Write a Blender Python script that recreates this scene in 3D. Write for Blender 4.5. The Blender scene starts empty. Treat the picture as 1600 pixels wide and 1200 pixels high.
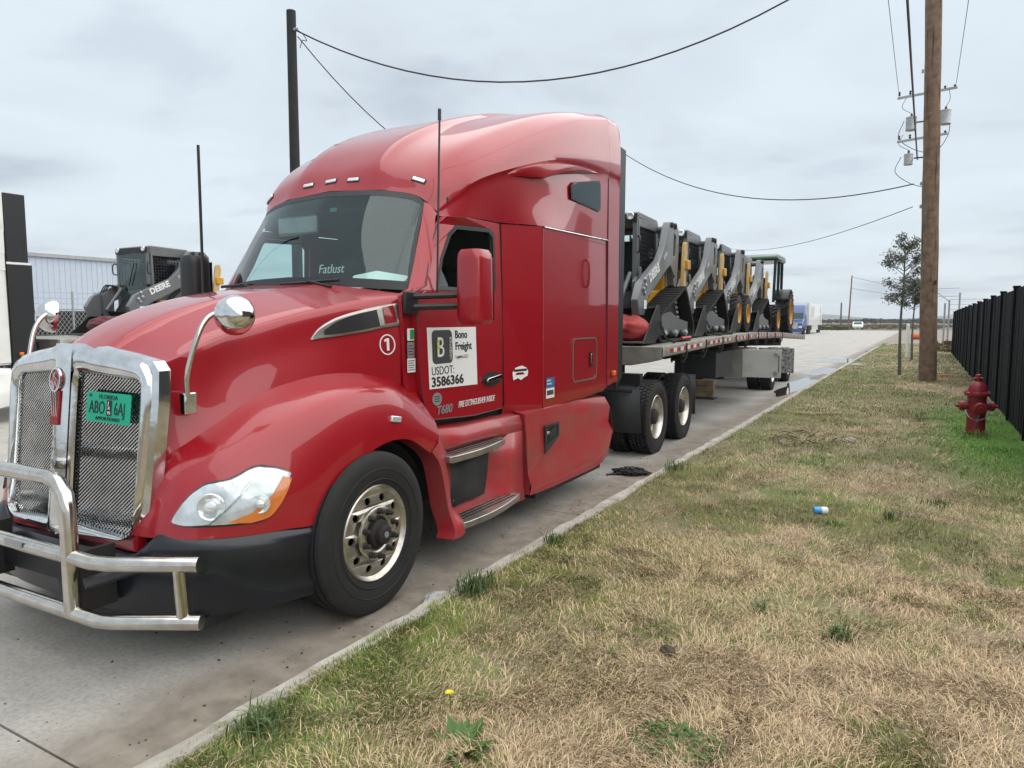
import bpy, bmesh, math, random
import numpy as np
from mathutils import Vector, Matrix
from mathutils.geometry import tessellate_polygon
R = math.radians
random.seed(7); RNG = np.random.default_rng(7)
sc = bpy.context.scene
COL = sc.collection

# ------------------------------------------------------------------ camera
YAW, PITCH, FPX = 29.98, 5.148, 1110.0
cd = bpy.data.cameras.new('camera'); cam = bpy.data.objects.new('camera', cd); COL.objects.link(cam)
cam.location = (0, 0, 1.83); cam.rotation_euler = (R(90 - PITCH), 0, R(YAW))
cd.sensor_width = 36.0; cd.lens = FPX / 1600 * 36.0; cd.clip_start = 0.05; cd.clip_end = 6000
sc.camera = cam

# ------------------------------------------------------------------ sky and sun (bright overcast)
w = bpy.data.worlds.new('World'); sc.world = w; w.use_nodes = True
nt = w.node_tree; nt.nodes.clear()
def wn(t, **k):
    n = nt.nodes.new(t)
    for a, b in k.items(): setattr(n, a, b)
    return n
SUN_EL, SUN_AZ = 60, 68
out = wn('ShaderNodeOutputWorld'); bg = wn('ShaderNodeBackground'); nt.links.new(bg.outputs[0], out.inputs[0])
sky = wn('ShaderNodeTexSky', sky_type='NISHITA', sun_disc=False, sun_elevation=R(SUN_EL), sun_rotation=R(SUN_AZ))
skm = wn('ShaderNodeVectorMath', operation='SCALE'); skm.inputs['Scale'].default_value = 0.10
nt.links.new(sky.outputs[0], skm.inputs[0])
tc = wn('ShaderNodeTexCoord'); sep = wn('ShaderNodeSeparateXYZ'); nt.links.new(tc.outputs['Generated'], sep.inputs[0])
ab = wn('ShaderNodeMath', operation='ABSOLUTE'); nt.links.new(sep.outputs[2], ab.inputs[0])
ad = wn('ShaderNodeMath', operation='ADD'); ad.inputs[1].default_value = 0.10; nt.links.new(ab.outputs[0], ad.inputs[0])
dx = wn('ShaderNodeMath', operation='DIVIDE'); nt.links.new(sep.outputs[0], dx.inputs[0]); nt.links.new(ad.outputs[0], dx.inputs[1])
dy = wn('ShaderNodeMath', operation='DIVIDE'); nt.links.new(sep.outputs[1], dy.inputs[0]); nt.links.new(ad.outputs[0], dy.inputs[1])
cmb = wn('ShaderNodeCombineXYZ'); nt.links.new(dx.outputs[0], cmb.inputs[0]); nt.links.new(dy.outputs[0], cmb.inputs[1])
nz = wn('ShaderNodeTexNoise'); nz.inputs['Scale'].default_value = 0.75; nz.inputs['Detail'].default_value = 8; nz.inputs['Roughness'].default_value = 0.52
nz.inputs['Distortion'].default_value = 0.35
nt.links.new(cmb.outputs[0], nz.inputs['Vector'])
rp = wn('ShaderNodeValToRGB'); nt.links.new(nz.outputs[0], rp.inputs[0])
e = rp.color_ramp.elements
e[0].position = 0.30; e[0].color = (0.46, 0.52, 0.60, 1)
e[1].position = 0.58; e[1].color = (0.70, 0.785, 0.845, 1)
e2 = rp.color_ramp.elements.new(0.44); e2.color = (0.635, 0.705, 0.765, 1)
mx = wn('ShaderNodeMix', data_type='RGBA'); mx.inputs[0].default_value = 0.92
n2_ = wn('ShaderNodeTexNoise'); n2_.inputs['Scale'].default_value = 1.9; n2_.inputs['Detail'].default_value = 7; n2_.inputs['Roughness'].default_value = .55; n2_.inputs['Distortion'].default_value = .5
mp_ = wn('ShaderNodeVectorMath', operation='MULTIPLY_ADD'); mp_.inputs[1].default_value = (.55, 1.0, 1); mp_.inputs[2].default_value = (7.3, 2.1, 0); nt.links.new(cmb.outputs[0], mp_.inputs[0]); nt.links.new(mp_.outputs[0], n2_.inputs['Vector'])
mr_ = wn('ShaderNodeMapRange', interpolation_type='SMOOTHSTEP'); mr_.inputs[1].default_value = .54; mr_.inputs[2].default_value = .74; mr_.inputs[4].default_value = .42; nt.links.new(n2_.outputs[0], mr_.inputs[0])
cl_ = wn('ShaderNodeMix', data_type='RGBA'); cl_.inputs[7].default_value = (.47, .53, .625, 1); nt.links.new(mr_.outputs[0], cl_.inputs[0]); nt.links.new(rp.outputs[0], cl_.inputs[6])
nt.links.new(skm.outputs[0], mx.inputs[6]); nt.links.new(cl_.outputs[2], mx.inputs[7])
nt.links.new(mx.outputs[2], bg.inputs[0]); bg.inputs[1].default_value = 0.445

sl = bpy.data.lights.new('sun', 'SUN'); sl.energy = 1.5; sl.angle = R(120); sl.color = (1, 0.96, 0.9)
so = bpy.data.objects.new('sun', sl); COL.objects.link(so)
so.rotation_euler = Vector((-math.cos(R(SUN_EL)) * math.sin(R(SUN_AZ)), -math.cos(R(SUN_EL)) * math.cos(R(SUN_AZ)), -math.sin(R(SUN_EL)))).to_track_quat("-Z", "Y").to_euler()
vs = sc.view_settings
vs.view_transform = 'Standard'; vs.look = 'None'; vs.exposure = 1.4; vs.gamma = 1.0; vs.use_curve_mapping = False

# ------------------------------------------------------------------ materials
MATS = {}
def mat(name, col, rough=0.5, metal=0.0, var=0.0, vscale=6.0, bump=0.0, bscale=60.0, coat=0.0, spec=None, col2=None, emit=0, trans=0, detail=6, lo=.35, hi=.65):
    m = bpy.data.materials.new(name); m.use_nodes = True
    t = m.node_tree; b = t.nodes['Principled BSDF']
    b.inputs['Base Color'].default_value = (*col, 1); b.inputs['Roughness'].default_value = rough; b.inputs['Metallic'].default_value = metal
    b.inputs['Coat Weight'].default_value = coat; b.inputs['Coat Roughness'].default_value = 0.03
    if spec is not None: b.inputs['Specular IOR Level'].default_value = spec
    if var or col2 or bump:
        g = t.nodes.new('ShaderNodeTexCoord')
    if var or col2:
        n = t.nodes.new('ShaderNodeTexNoise'); n.inputs['Scale'].default_value = vscale; n.inputs['Detail'].default_value = detail; n.inputs['Roughness'].default_value = .62
        t.links.new(g.outputs['Object'], n.inputs['Vector'])
        c2 = col2 or tuple(c * (1 - var) for c in col)
        r = t.nodes.new('ShaderNodeValToRGB'); r.color_ramp.elements[0].position = lo; r.color_ramp.elements[1].position = hi
        r.color_ramp.elements[0].color = (*c2, 1); r.color_ramp.elements[1].color = (*col, 1)
        t.links.new(n.outputs[0], r.inputs[0]); t.links.new(r.outputs[0], b.inputs['Base Color'])
    if bump:
        n2 = t.nodes.new('ShaderNodeTexNoise'); n2.inputs['Scale'].default_value = bscale; n2.inputs['Detail'].default_value = 5
        t.links.new(g.outputs['Object'], n2.inputs['Vector'])
        bp = t.nodes.new('ShaderNodeBump'); bp.inputs['Strength'].default_value = bump; bp.inputs['Distance'].default_value = 0.01
        t.links.new(n2.outputs[0], bp.inputs['Height']); t.links.new(bp.outputs[0], b.inputs['Normal'])
    MATS[name] = m
    return m
RED = mat('red_paint', (0.33, 0.0035, 0.012), 0.34, 0.08, var=.08, vscale=2.2, coat=.8, spec=.4)
RED2 = mat('red_skirt_paint', (0.36, 0.018, 0.026), 0.42, 0.0, col2=(.30, .05, .05), vscale=4, coat=.35)
WHITE = mat('white_paint', (0.78, 0.78, 0.75), 0.35, var=.06, coat=.6)
CHROME = mat('chrome', (0.74, 0.75, 0.76), 0.10, 1.0, var=.22, vscale=9, bump=.06, bscale=18)
STEEL = mat('polished_steel', (0.66, 0.63, 0.58), 0.17, 1.0, var=.22, vscale=14)
ALU = mat('dull_aluminium', (0.50, 0.48, 0.44), 0.38, 0.9, var=.3, vscale=9)
RIMM = mat('wheel_alloy', (0.62, 0.58, 0.52), 0.30, 0.9, var=.35, vscale=12)
NAVY = mat('dark_bumper_plastic', (0.008, 0.010, 0.016), 0.33, var=.3, vscale=5, coat=.2)
BLACK = mat('black_plastic', (0.014, 0.015, 0.017), 0.45, var=.2)
RUB = mat('tyre_rubber', (0.014, 0.0135, 0.0135), 0.75, var=.35, vscale=7, bump=.15, bscale=90)
DARK = mat('dark_chassis', (0.018, 0.017, 0.016), 0.7, var=.4, vscale=5)
FLAP = mat('mudguard_plastic', (0.030, 0.033, 0.037), 0.55, var=.25, vscale=4)
INT = mat('cab_interior', (0.045, 0.045, 0.046), 0.8, var=.3)
SEATM = mat('seat_cloth', (0.05, 0.05, 0.055), 0.9)
LENS = mat('clear_lamp', (0.85, 0.87, 0.88), 0.08, 0.55)
HEADL = mat('headlamp_reflector', (0.84, 0.86, 0.87), 0.16, 0.6, col2=(.45, .47, .48), vscale=7, bump=.35, bscale=7)
AMB = mat('amber_lens', (0.75, 0.20, 0.02), 0.2, coat=.6)
REDL = mat('red_lens', (0.25, 0.01, 0.015), 0.15, coat=.8)
WHT = mat('white_vinyl', (0.74, 0.74, 0.73), 0.45)
INK = mat('black_ink', (0.012, 0.012, 0.014), 0.5)
GREYV = mat('charcoal_vinyl', (0.045, 0.045, 0.048), 0.5)
LIME = mat('lime_vinyl', (0.42, 0.48, 0.03), 0.5)
GREENP = mat('plate_green', (0.0, 0.36, 0.22), 0.4)
GREENS = mat('sticker_green', (0.01, 0.25, 0.09), 0.5)
BLUES = mat('sticker_blue', (0.03, 0.13, 0.30), 0.5)
PAPER = mat('paper', (0.72, 0.80, 0.78), 0.7)
CLOTHR = mat('red_tarp', (0.42, 0.035, 0.035), 0.6, var=.4, vscale=7, bump=.4, bscale=14)
DEEREG = mat('loader_grey', (0.145, 0.152, 0.16), 0.38, var=.12, coat=.3)
DEEREY = mat('loader_yellow', (0.62, 0.30, 0.012), 0.4, var=.12, coat=.2)
GREEN = mat('tractor_green', (0.008, 0.055, 0.018), 0.4, coat=.4)
IRON = mat('bucket_steel', (0.035, 0.034, 0.033), 0.5, .3, var=.3)
TRAIL = mat('trailer_alloy', (0.36, 0.34, 0.30), 0.5, .45, var=.35, vscale=4)
WOODT = mat('timber', (0.20, 0.14, 0.085), 0.85, var=.5, vscale=7)
POLEW = mat('pole_wood', (0.26, 0.165, 0.11), 0.9, col2=(0.13, 0.085, 0.06), vscale=5, bump=.6, bscale=30)
BLKPOLE = mat('dark_pole_wood', (0.018, 0.018, 0.020), 0.8, var=.4, bump=.4)
WIRE = mat('black_cable', (0.015, 0.015, 0.016), 0.6)
GALV = mat('galvanised', (0.40, 0.41, 0.42), 0.45, .6, var=.2)
HYD = mat('hydrant_paint', (0.31, 0.018, 0.03), 0.42, var=.35, vscale=9, bump=.25, bscale=40, coat=.2)
FENCEM = mat('black_fence_vinyl', (0.006, 0.007, 0.010), 0.75, var=.35, vscale=3, spec=.15)
SHEET = mat('corrugated_white', (0.50, 0.56, 0.65), 0.5, var=.08)
BARK = mat('bark', (0.16, 0.145, 0.13), 0.9, var=.4, vscale=14, bump=.5)
LEAF = mat('leaf', (0.105, 0.12, 0.065), 0.6, var=.5, vscale=3)
BLUEP = mat('blue_paint', (0.012, 0.06, 0.22), 0.3, coat=.8)
ROCKM = mat('rock', (0.42, 0.38, 0.34), 0.9, var=.3, bump=.5)
CLODM = mat('clod', (0.09, 0.07, 0.05), 0.95, var=.4, bump=.8)
ORANGE = mat('orange_plastic', (0.55, 0.10, 0.02), 0.6)
PETAL = mat('yellow_petal', (0.80, 0.62, 0.02), 0.6)
WEED = mat('weed_leaf', (0.075, 0.155, 0.022), 0.6, var=.4, vscale=10)
def glass(name, tint, refl=0.10, dens=1.0):
    m = bpy.data.materials.new(name); m.use_nodes = True; t = m.node_tree; t.nodes.clear()
    o = t.nodes.new('ShaderNodeOutputMaterial'); mixs = t.nodes.new('ShaderNodeMixShader'); tr = t.nodes.new('ShaderNodeBsdfTransparent'); gl = t.nodes.new('ShaderNodeBsdfGlossy')
    tr.inputs[0].default_value = (*tint, 1); gl.inputs[1].default_value = 0.0; gl.inputs[0].default_value = (.84, .97, .97, 1)
    fr = t.nodes.new('ShaderNodeLayerWeight'); fr.inputs[0].default_value = .5
    pw = t.nodes.new('ShaderNodeMath'); pw.operation = 'POWER'; pw.inputs[1].default_value = 5.0; t.links.new(fr.outputs['Facing'], pw.inputs[0])
    a = t.nodes.new('ShaderNodeMath'); a.operation = 'MULTIPLY_ADD'; a.inputs[1].default_value = .9; a.inputs[2].default_value = refl
    a.use_clamp = True
    t.links.new(pw.outputs[0], a.inputs[0]); t.links.new(a.outputs[0], mixs.inputs[0]); t.links.new(tr.outputs[0], mixs.inputs[1]); t.links.new(gl.outputs[0], mixs.inputs[2])
    t.links.new(mixs.outputs[0], o.inputs[0])
    return m
GLASS = glass('windscreen_glass', (0.72, 0.86, 0.84), 0.085)
GLASSD = glass('tinted_glass', (0.16, 0.18, 0.185), 0.045)
GLASSL = glass('lamp_cover_glass', (0.94, 0.95, 0.95), 0.06)

# ------------------------------------------------------------------ mesh helpers
def link(o, parent=None):
    COL.objects.link(o)
    if parent is not None: o.parent = parent
    return o
def tag(o, label=None, cat=None, group=None, kind=None):
    if label: o['label'] = label
    if cat: o['category'] = cat
    if group: o['group'] = group
    if kind: o['kind'] = kind
    return o
def empty(name, loc=(0, 0, 0), rz=0, label=None, cat=None, group=None):
    o = bpy.data.objects.new(name, None); o.location = loc; o.rotation_euler = (0, 0, rz); COL.objects.link(o); o.empty_display_size = .2
    return tag(o, label, cat, group)
def catmull(P, n):
    P = np.asarray(P, float); m = len(P)
    if m == 2: return np.array([P[0] + (P[1] - P[0]) * t for t in np.linspace(0, 1, n + 1)])
    Q = np.vstack([2 * P[0] - P[1], P, 2 * P[-1] - P[-2]]); outp = []
    for i in range(m - 1):
        p0, p1, p2, p3 = Q[i], Q[i + 1], Q[i + 2], Q[i + 3]
        for k in range(n):
            t = k / n
            outp.append(.5 * ((2 * p1) + (-p0 + p2) * t + (2 * p0 - 5 * p1 + 4 * p2 - p3) * t * t + (-p0 + 3 * p1 - 3 * p2 + p3) * t ** 3))
    outp.append(P[-1]); return np.array(outp)
class MB:
    def __init__(s): s.v = []; s.f = []
    def add(s, vs, fs):
        b = len(s.v); s.v += [tuple(map(float, p)) for p in vs]; s.f += [tuple(b + i for i in f) for f in fs]; return s
    def box(s, c, d, rot=None):
        x, y, z = [a / 2 for a in d]
        P = [Vector((i * x, j * y, k * z)) for k in (-1, 1) for j in (-1, 1) for i in (-1, 1)]
        if rot is not None: P = [rot @ p for p in P]
        c = Vector(c)
        return s.add([p + c for p in P], [(0, 2, 3, 1), (4, 5, 7, 6), (0, 1, 5, 4), (2, 6, 7, 3), (0, 4, 6, 2), (1, 3, 7, 5)])
    def b2(s, a, b): return s.box([(p + q) / 2 for p, q in zip(a, b)], [abs(q - p) for p, q in zip(a, b)])
    def tube(s, pts, r, n=8, cap=True):
        pts = [Vector(p) for p in pts]; rs = r if isinstance(r, (list, tuple, np.ndarray)) else [r] * len(pts)
        vs = []; fs = []; up = None
        for i, p in enumerate(pts):
            d = (pts[min(i + 1, len(pts) - 1)] - pts[max(i - 1, 0)]).normalized()
            if up is None: up = d.orthogonal().normalized()
            up = (up - d * up.dot(d)).normalized(); q = d.cross(up)
            for k in range(n):
                a = 2 * math.pi * k / n; vs.append(p + (up * math.cos(a) + q * math.sin(a)) * rs[i])
        for i in range(len(pts) - 1):
            for k in range(n):
                fs.append((i * n + k, i * n + (k + 1) % n, (i + 1) * n + (k + 1) % n, (i + 1) * n + k))
        if cap: fs.append(tuple(range(n))[::-1]); fs.append(tuple((len(pts) - 1) * n + k for k in range(n)))
        return s.add(vs, fs)
    def lathe(s, prof, axis='x', n=32, c=(0, 0, 0), a0=0, a1=2 * math.pi):
        full = abs(a1 - a0 - 2 * math.pi) < 1e-6; m = n if full else n + 1; vs = []; fs = []
        for k in range(m):
            a = a0 + (a1 - a0) * k / n; ca, sa = math.cos(a), math.sin(a)
            for r, h in prof:
                p = {'x': (h, r * ca, r * sa), 'y': (r * ca, h, r * sa), 'z': (r * ca, r * sa, h)}[axis]
                vs.append(tuple(p[i] + c[i] for i in range(3)))
        L = len(prof)
        for k in range(n):
            k2 = (k + 1) % m
            for i in range(L - 1): fs.append((k * L + i, k * L + i + 1, k2 * L + i + 1, k2 * L + i))
        return s.add(vs, fs)
    def grid(s, G):
        G = np.asarray(G); a, b = G.shape[:2]
        return s.add(G.reshape(-1, 3), [(i * b + j, i * b + j + 1, (i + 1) * b + j + 1, (i + 1) * b + j) for i in range(a - 1) for j in range(b - 1)])
    def prism(s, poly, lo, hi, axis='x'):
        # poly in the two other axes (order y,z for x; x,z for y; x,y for z)
        def P(u, v, h): return {'x': (h, u, v), 'y': (u, h, v), 'z': (u, v, h)}[axis]
        n = len(poly); vs = [P(u, v, lo) for u, v in poly] + [P(u, v, hi) for u, v in poly]
        tri = tessellate_polygon([[Vector((u, v, 0)) for u, v in poly]])
        fs = [tuple(t) for t in tri] + [tuple(n + i for i in reversed(t)) for t in tri] + [(i, (i + 1) % n, n + (i + 1) % n, n + i) for i in range(n)]
        return s.add(vs, fs)
    def plate(s, outer, holes, f, thick=None):
        # polygon with holes in (u,v); f(u,v)->xyz ; optional offset vector gives thickness
        loops = [[Vector((u, v, 0)) for u, v in l] for l in [outer] + holes]
        flat = [p for l in loops for p in l]; tri = tessellate_polygon(loops)
        vs = [f(p.x, p.y) for p in flat]; fs = [tuple(t) for t in tri]
        if thick:
            n = len(flat); vs += [tuple(a + b for a, b in zip(q, thick)) for q in vs[:n]]; fs += [tuple(n + i for i in reversed(t)) for t in tri]
            o = 0
            for l in loops:
                m = len(l)
                for i in range(m): fs.append((o + i, o + (i + 1) % m, n + o + (i + 1) % m, n + o + i))
                o += m
        return s.add(vs, fs)
    def mirror(s):
        n = len(s.v); s.v += [(-x, y, z) for x, y, z in s.v]; s.f += [tuple(n + i for i in reversed(f)) for f in s.f]; return s
    def mesh(s, name, smooth=40):
        me = bpy.data.meshes.new(name); me.from_pydata(s.v, [], s.f); me.update()
        bm = bmesh.new(); bm.from_mesh(me); bmesh.ops.remove_doubles(bm, verts=bm.verts, dist=1e-5); bmesh.ops.recalc_face_normals(bm, faces=bm.faces); bm.to_mesh(me); bm.free()
        if smooth:
            for p in me.polygons: p.use_smooth = True
            me.set_sharp_from_angle(angle=R(smooth))
        return me
    def build(s, name, m, parent=None, smooth=40, bevel=0, solid=0, loc=None):
        me = s.mesh(name, smooth); me.materials.append(m)
        o = bpy.data.objects.new(name, me); link(o, parent)
        if loc is not None: o.location = loc
        if solid:
            k = o.modifiers.new('solid', 'SOLIDIFY'); k.thickness = solid; k.offset = -1
        if bevel:
            k = o.modifiers.new('bevel', 'BEVEL'); k.width = bevel; k.segments = 2; k.limit_method = 'ANGLE'; k.angle_limit = R(40)
        return o
def circ(cx, cy, r, n=16, ry=None, rot=0): return [(cx + r * math.cos(2 * math.pi * k / n + rot), cy + (ry or r) * math.sin(2 * math.pi * k / n + rot)) for k in range(n)]
def rrect(x0, y0, x1, y1, r, n=4):
    o = []
    for cx, cy, a in ((x1 - r, y1 - r, 0), (x0 + r, y1 - r, 90), (x0 + r, y0 + r, 180), (x1 - r, y0 + r, 270)):
        for k in range(n + 1): o.append((cx + r * math.cos(R(a + 90 * k / n)), cy + r * math.sin(R(a + 90 * k / n))))
    return o
def text(name, body, size, m, parent, mtx, depth=0.0015, shear=0, sx=1.0, bold=0, space=1.0):
    cu = bpy.data.curves.new(name, 'FONT'); cu.body = body; cu.size = size; cu.extrude = depth; cu.align_x = 'LEFT'; cu.shear = shear; cu.offset = bold; cu.space_character = space
    cu.resolution_u = 3
    t = bpy.data.objects.new(name, cu); COL.objects.link(t)
    dg = bpy.context.evaluated_depsgraph_get(); me = bpy.data.meshes.new_from_object(t.evaluated_get(dg)); bpy.data.objects.remove(t)
    me.name = name; me.materials.clear(); me.materials.append(m)
    o = bpy.data.objects.new(name, me); link(o, parent); o.matrix_local = mtx @ Matrix.Diagonal((sx, 1, 1, 1)); return o
def face_x(x, y, z, tilt=0):   # text plane facing +x, reading towards +y
    return Matrix.Translation((x, y, z)) @ Matrix(((0, 0, 1, 0), (1, 0, 0, 0), (0, 1, 0, 0), (0, 0, 0, 1))) @ Matrix.Rotation(tilt, 4, 'Z')
def face_my(x, y, z, rx=0, rz=0):     # text plane facing -y, reading towards +x
    return Matrix.Translation((x, y, z)) @ Matrix.Rotation(rz, 4, 'Z') @ Matrix.Rotation(R(90) + rx, 4, 'X')
def copy_tree(o, parent=None, remap=None, skip=()):
    c = o.copy(); COL.objects.link(c); c.parent = parent
    if remap and c.type == 'MESH':
        for s_ in c.material_slots:
            if s_.material in remap: mm = remap[s_.material]; s_.link = 'OBJECT'; s_.material = mm
    for ch in list(o.children):
        if ch.name.split('.')[0] in skip: continue
        copy_tree(ch, c, remap, skip)
    return c

# ------------------------------------------------------------------ the ground
def ground_material(name, kind):
    m = bpy.data.materials.new(name); m.use_nodes = True; t = m.node_tree; b = t.nodes['Principled BSDF']
    N = t.nodes.new; L = t.links.new
    geo = N('ShaderNodeNewGeometry')
    def noise(s, d=8, r=.6):
        n = N('ShaderNodeTexNoise'); n.inputs['Scale'].default_value = s; n.inputs['Detail'].default_value = d; n.inputs['Roughness'].default_value = r; L(geo.outputs['Position'], n.inputs['Vector']); return n
    def ramp(src, stops):
        r = N('ShaderNodeValToRGB'); L(src, r.inputs[0]); el = r.color_ramp.elements
        el[0].position, el[0].color = stops[0][0], (*stops[0][1], 1); el[1].position, el[1].color = stops[-1][0], (*stops[-1][1], 1)
        for p, c in stops[1:-1]: x = el.new(p); x.color = (*c, 1)
        return r
    def mixc(fac, a, c):
        x = N('ShaderNodeMix'); x.data_type = 'RGBA'
        L(fac, x.inputs[0]); L(a, x.inputs[6]); L(c, x.inputs[7]); return x.outputs[2]
    if kind == 'concrete':
        base = ramp(noise(1.3).outputs[0], [(.30, (.30, .285, .26)), (.5, (.39, .37, .34)), (.7, (.46, .44, .40))])
        fine = ramp(noise(38, 6, .7).outputs[0], [(.3, (.52, .50, .47)), (.58, (1, 1, 1))])
        mu = N('ShaderNodeMix'); mu.data_type = 'RGBA'; mu.blend_type = 'MULTIPLY'; mu.inputs[0].default_value = .65
        L(base.outputs[0], mu.inputs[6]); L(fine.outputs[0], mu.inputs[7])
        # mud washed along the gutter
        sp = N('ShaderNodeSeparateXYZ'); L(geo.outputs['Position'], sp.inputs[0])
        n3 = noise(.9, 7, .6); ma = N('ShaderNodeMath'); ma.operation = 'MULTIPLY_ADD'; ma.inputs[1].default_value = .9; L(n3.outputs[0], ma.inputs[0]); L(sp.outputs[0], ma.inputs[2])
        mr = N('ShaderNodeMapRange'); mr.inputs[1].default_value = -2.95; mr.inputs[2].default_value = -2.40; L(ma.outputs[0], mr.inputs[0])
        mr.interpolation_type = 'SMOOTHSTEP'
        mud = ramp(noise(7).outputs[0], [(.3, (.15, .122, .096)), (.7, (.27, .232, .19))])
        c = mixc(mr.outputs[0], mu.outputs[2], mud.outputs[0])
        sp2 = ramp(noise(3.2, 8, .7).outputs[0], [(.66, (0, 0, 0)), (.76, (.40, .40, .40))])
        dk = N('ShaderNodeRGB'); dk.outputs[0].default_value = (.10, .085, .068, 1)
        c = mixc(sp2.outputs[0], c, dk.outputs[0])
        L(c, b.inputs['Base Color']); b.inputs['Roughness'].default_value = .8
        n4 = noise(160, 5); bp = N('ShaderNodeBump'); bp.inputs['Strength'].default_value = .35; bp.inputs['Distance'].default_value = .004; L(n4.outputs[0], bp.inputs['Height']); L(bp.outputs[0], b.inputs['Normal'])
    elif kind == 'soil':
        base = ramp(noise(1.1).outputs[0], [(.34, (.15, .14, .07)), (.48, (.25, .20, .12)), (.66, (.38, .295, .185))])
        fine = ramp(noise(45, 7, .75).outputs[0], [(.36, (.34, .31, .28)), (.60, (1, 1, 1))])  # dark specks paint the shade between grass blades into the soil colour
        mu = N('ShaderNodeMix'); mu.data_type = 'RGBA'; mu.blend_type = 'MULTIPLY'; mu.inputs[0].default_value = .8
        at_ = N('ShaderNodeAttribute'); at_.attribute_name = 'cover'; L(at_.outputs['Color'], mu.inputs[6]); L(fine.outputs[0], mu.inputs[7]); L(mu.outputs[2], b.inputs['Base Color']); b.inputs['Roughness'].default_value = .95
        n4 = noise(70, 6); bp = N('ShaderNodeBump'); bp.inputs['Strength'].default_value = .8; bp.inputs['Distance'].default_value = .02; L(n4.outputs[0], bp.inputs['Height']); L(bp.outputs[0], b.inputs['Normal'])
    elif kind == 'land':
        base = ramp(noise(.02).outputs[0], [(.35, (.085, .075, .045)), (.65, (.17, .135, .08))])
        L(base.outputs[0], b.inputs['Base Color']); b.inputs['Roughness'].default_value = 1
    elif kind == 'kerb':
        base = ramp(noise(5).outputs[0], [(.3, (.28, .25, .21)), (.6, (.47, .44, .39))])
        L(base.outputs[0], b.inputs['Base Color']); b.inputs['Roughness'].default_value = .85
        n4 = noise(60, 6); bp = N('ShaderNodeBump'); bp.inputs['Strength'].default_value = .5; bp.inputs['Distance'].default_value = .01; L(n4.outputs[0], bp.inputs['Height']); L(bp.outputs[0], b.inputs['Normal'])
    return m
CONC = ground_material('concrete_road', 'concrete'); SOIL = ground_material('verge_soil', 'soil'); LAND = ground_material('dry_land', 'land'); KERBM = ground_material('kerb_concrete', 'kerb')
KX = -2.64          # kerb, roadward face
def struct(o): o['kind'] = 'structure'; return o
struct(MB().add([(-3000, -400, -.06), (3000, -400, -.06), (3000, 4000, -.06), (-3000, 4000, -.06)], [(0, 1, 2, 3)]).build('terrain', LAND, smooth=0))
road = struct(MB().add([(-70, -12, -.016), (KX + .02, -12, -.016), (KX + .02, 62, -.016), (9, 80, -.016), (14, 150, -.016), (-70, 150, -.016)], [(0, 1, 2, 3, 4, 5)]).build('road', mat('joint_sealer', (.035, .032, .03), .9), smooth=0))
slab_me = {}
for i in range(4):
    for j in range(34):
        x1 = KX - i * 4.6 - (0.004 if i else 0); x0 = KX - (i + 1) * 4.6 + .01
        key = 'a' if j else 'a'
        o = MB().b2((x0, -12 + j * 4.5 + .006, -.15), (x1, -12 + (j + 1) * 4.5 - .006, 0)).build('slab', CONC, road, smooth=0) if (i, 0) not in slab_me else None
        if o is None:
            o = bpy.data.objects.new('slab', slab_me[(i, 0)]); link(o, road); o.location = (0, j * 4.5, 0)
        else: slab_me[(i, 0)] = o.data
o = MB().b2((-70, -12, -.15), (KX - 18.4 - .004, 150, 0)).build('slab', CONC, road, smooth=0)
o = MB().add([(KX, 62, 0), (9, 80, 0), (14, 150, 0), (KX, 150, 0)], [(0, 1, 2, 3)]).build('slab', CONC, road, smooth=0)
# kerb
kp = [(KX, -6), (KX, 20), (KX, 45.3), (KX + .05, 54), (KX + .5, 60), (KX + 2.2, 66), (KX + 6, 72), (KX + 12, 77)]
kp = catmull([(KX, yy) for yy in np.arange(-6, 45, .35)] + kp[2:], 2); kb = MB()
def kj(i, s): return .012 * math.sin(i * 1.7 + s * 2.3) * math.sin(i * .61 + s) + (.016 * math.sin(i * 12.9898 * s) if (i * 7 + s) % 11 == 0 else 0)
G = []
for i, p in enumerate(kp):
    d = kp[min(i + 1, len(kp) - 1)] - kp[max(i - 1, 0)]; d /= np.linalg.norm(d); n = np.array([d[1], -d[0]])
    G.append([(*(p + n * a), z) for a, z in ((0, -.10), (0.0 + kj(i, 1) * .4, .05), (.020 + kj(i, 2), .070 + kj(i, 3) * .5), (.115, .078 + kj(i, 4) * .4), (.13, .05), (.13, -.1))])
struct(kb.grid(G).build('kerb', KERBM, smooth=30))

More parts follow.
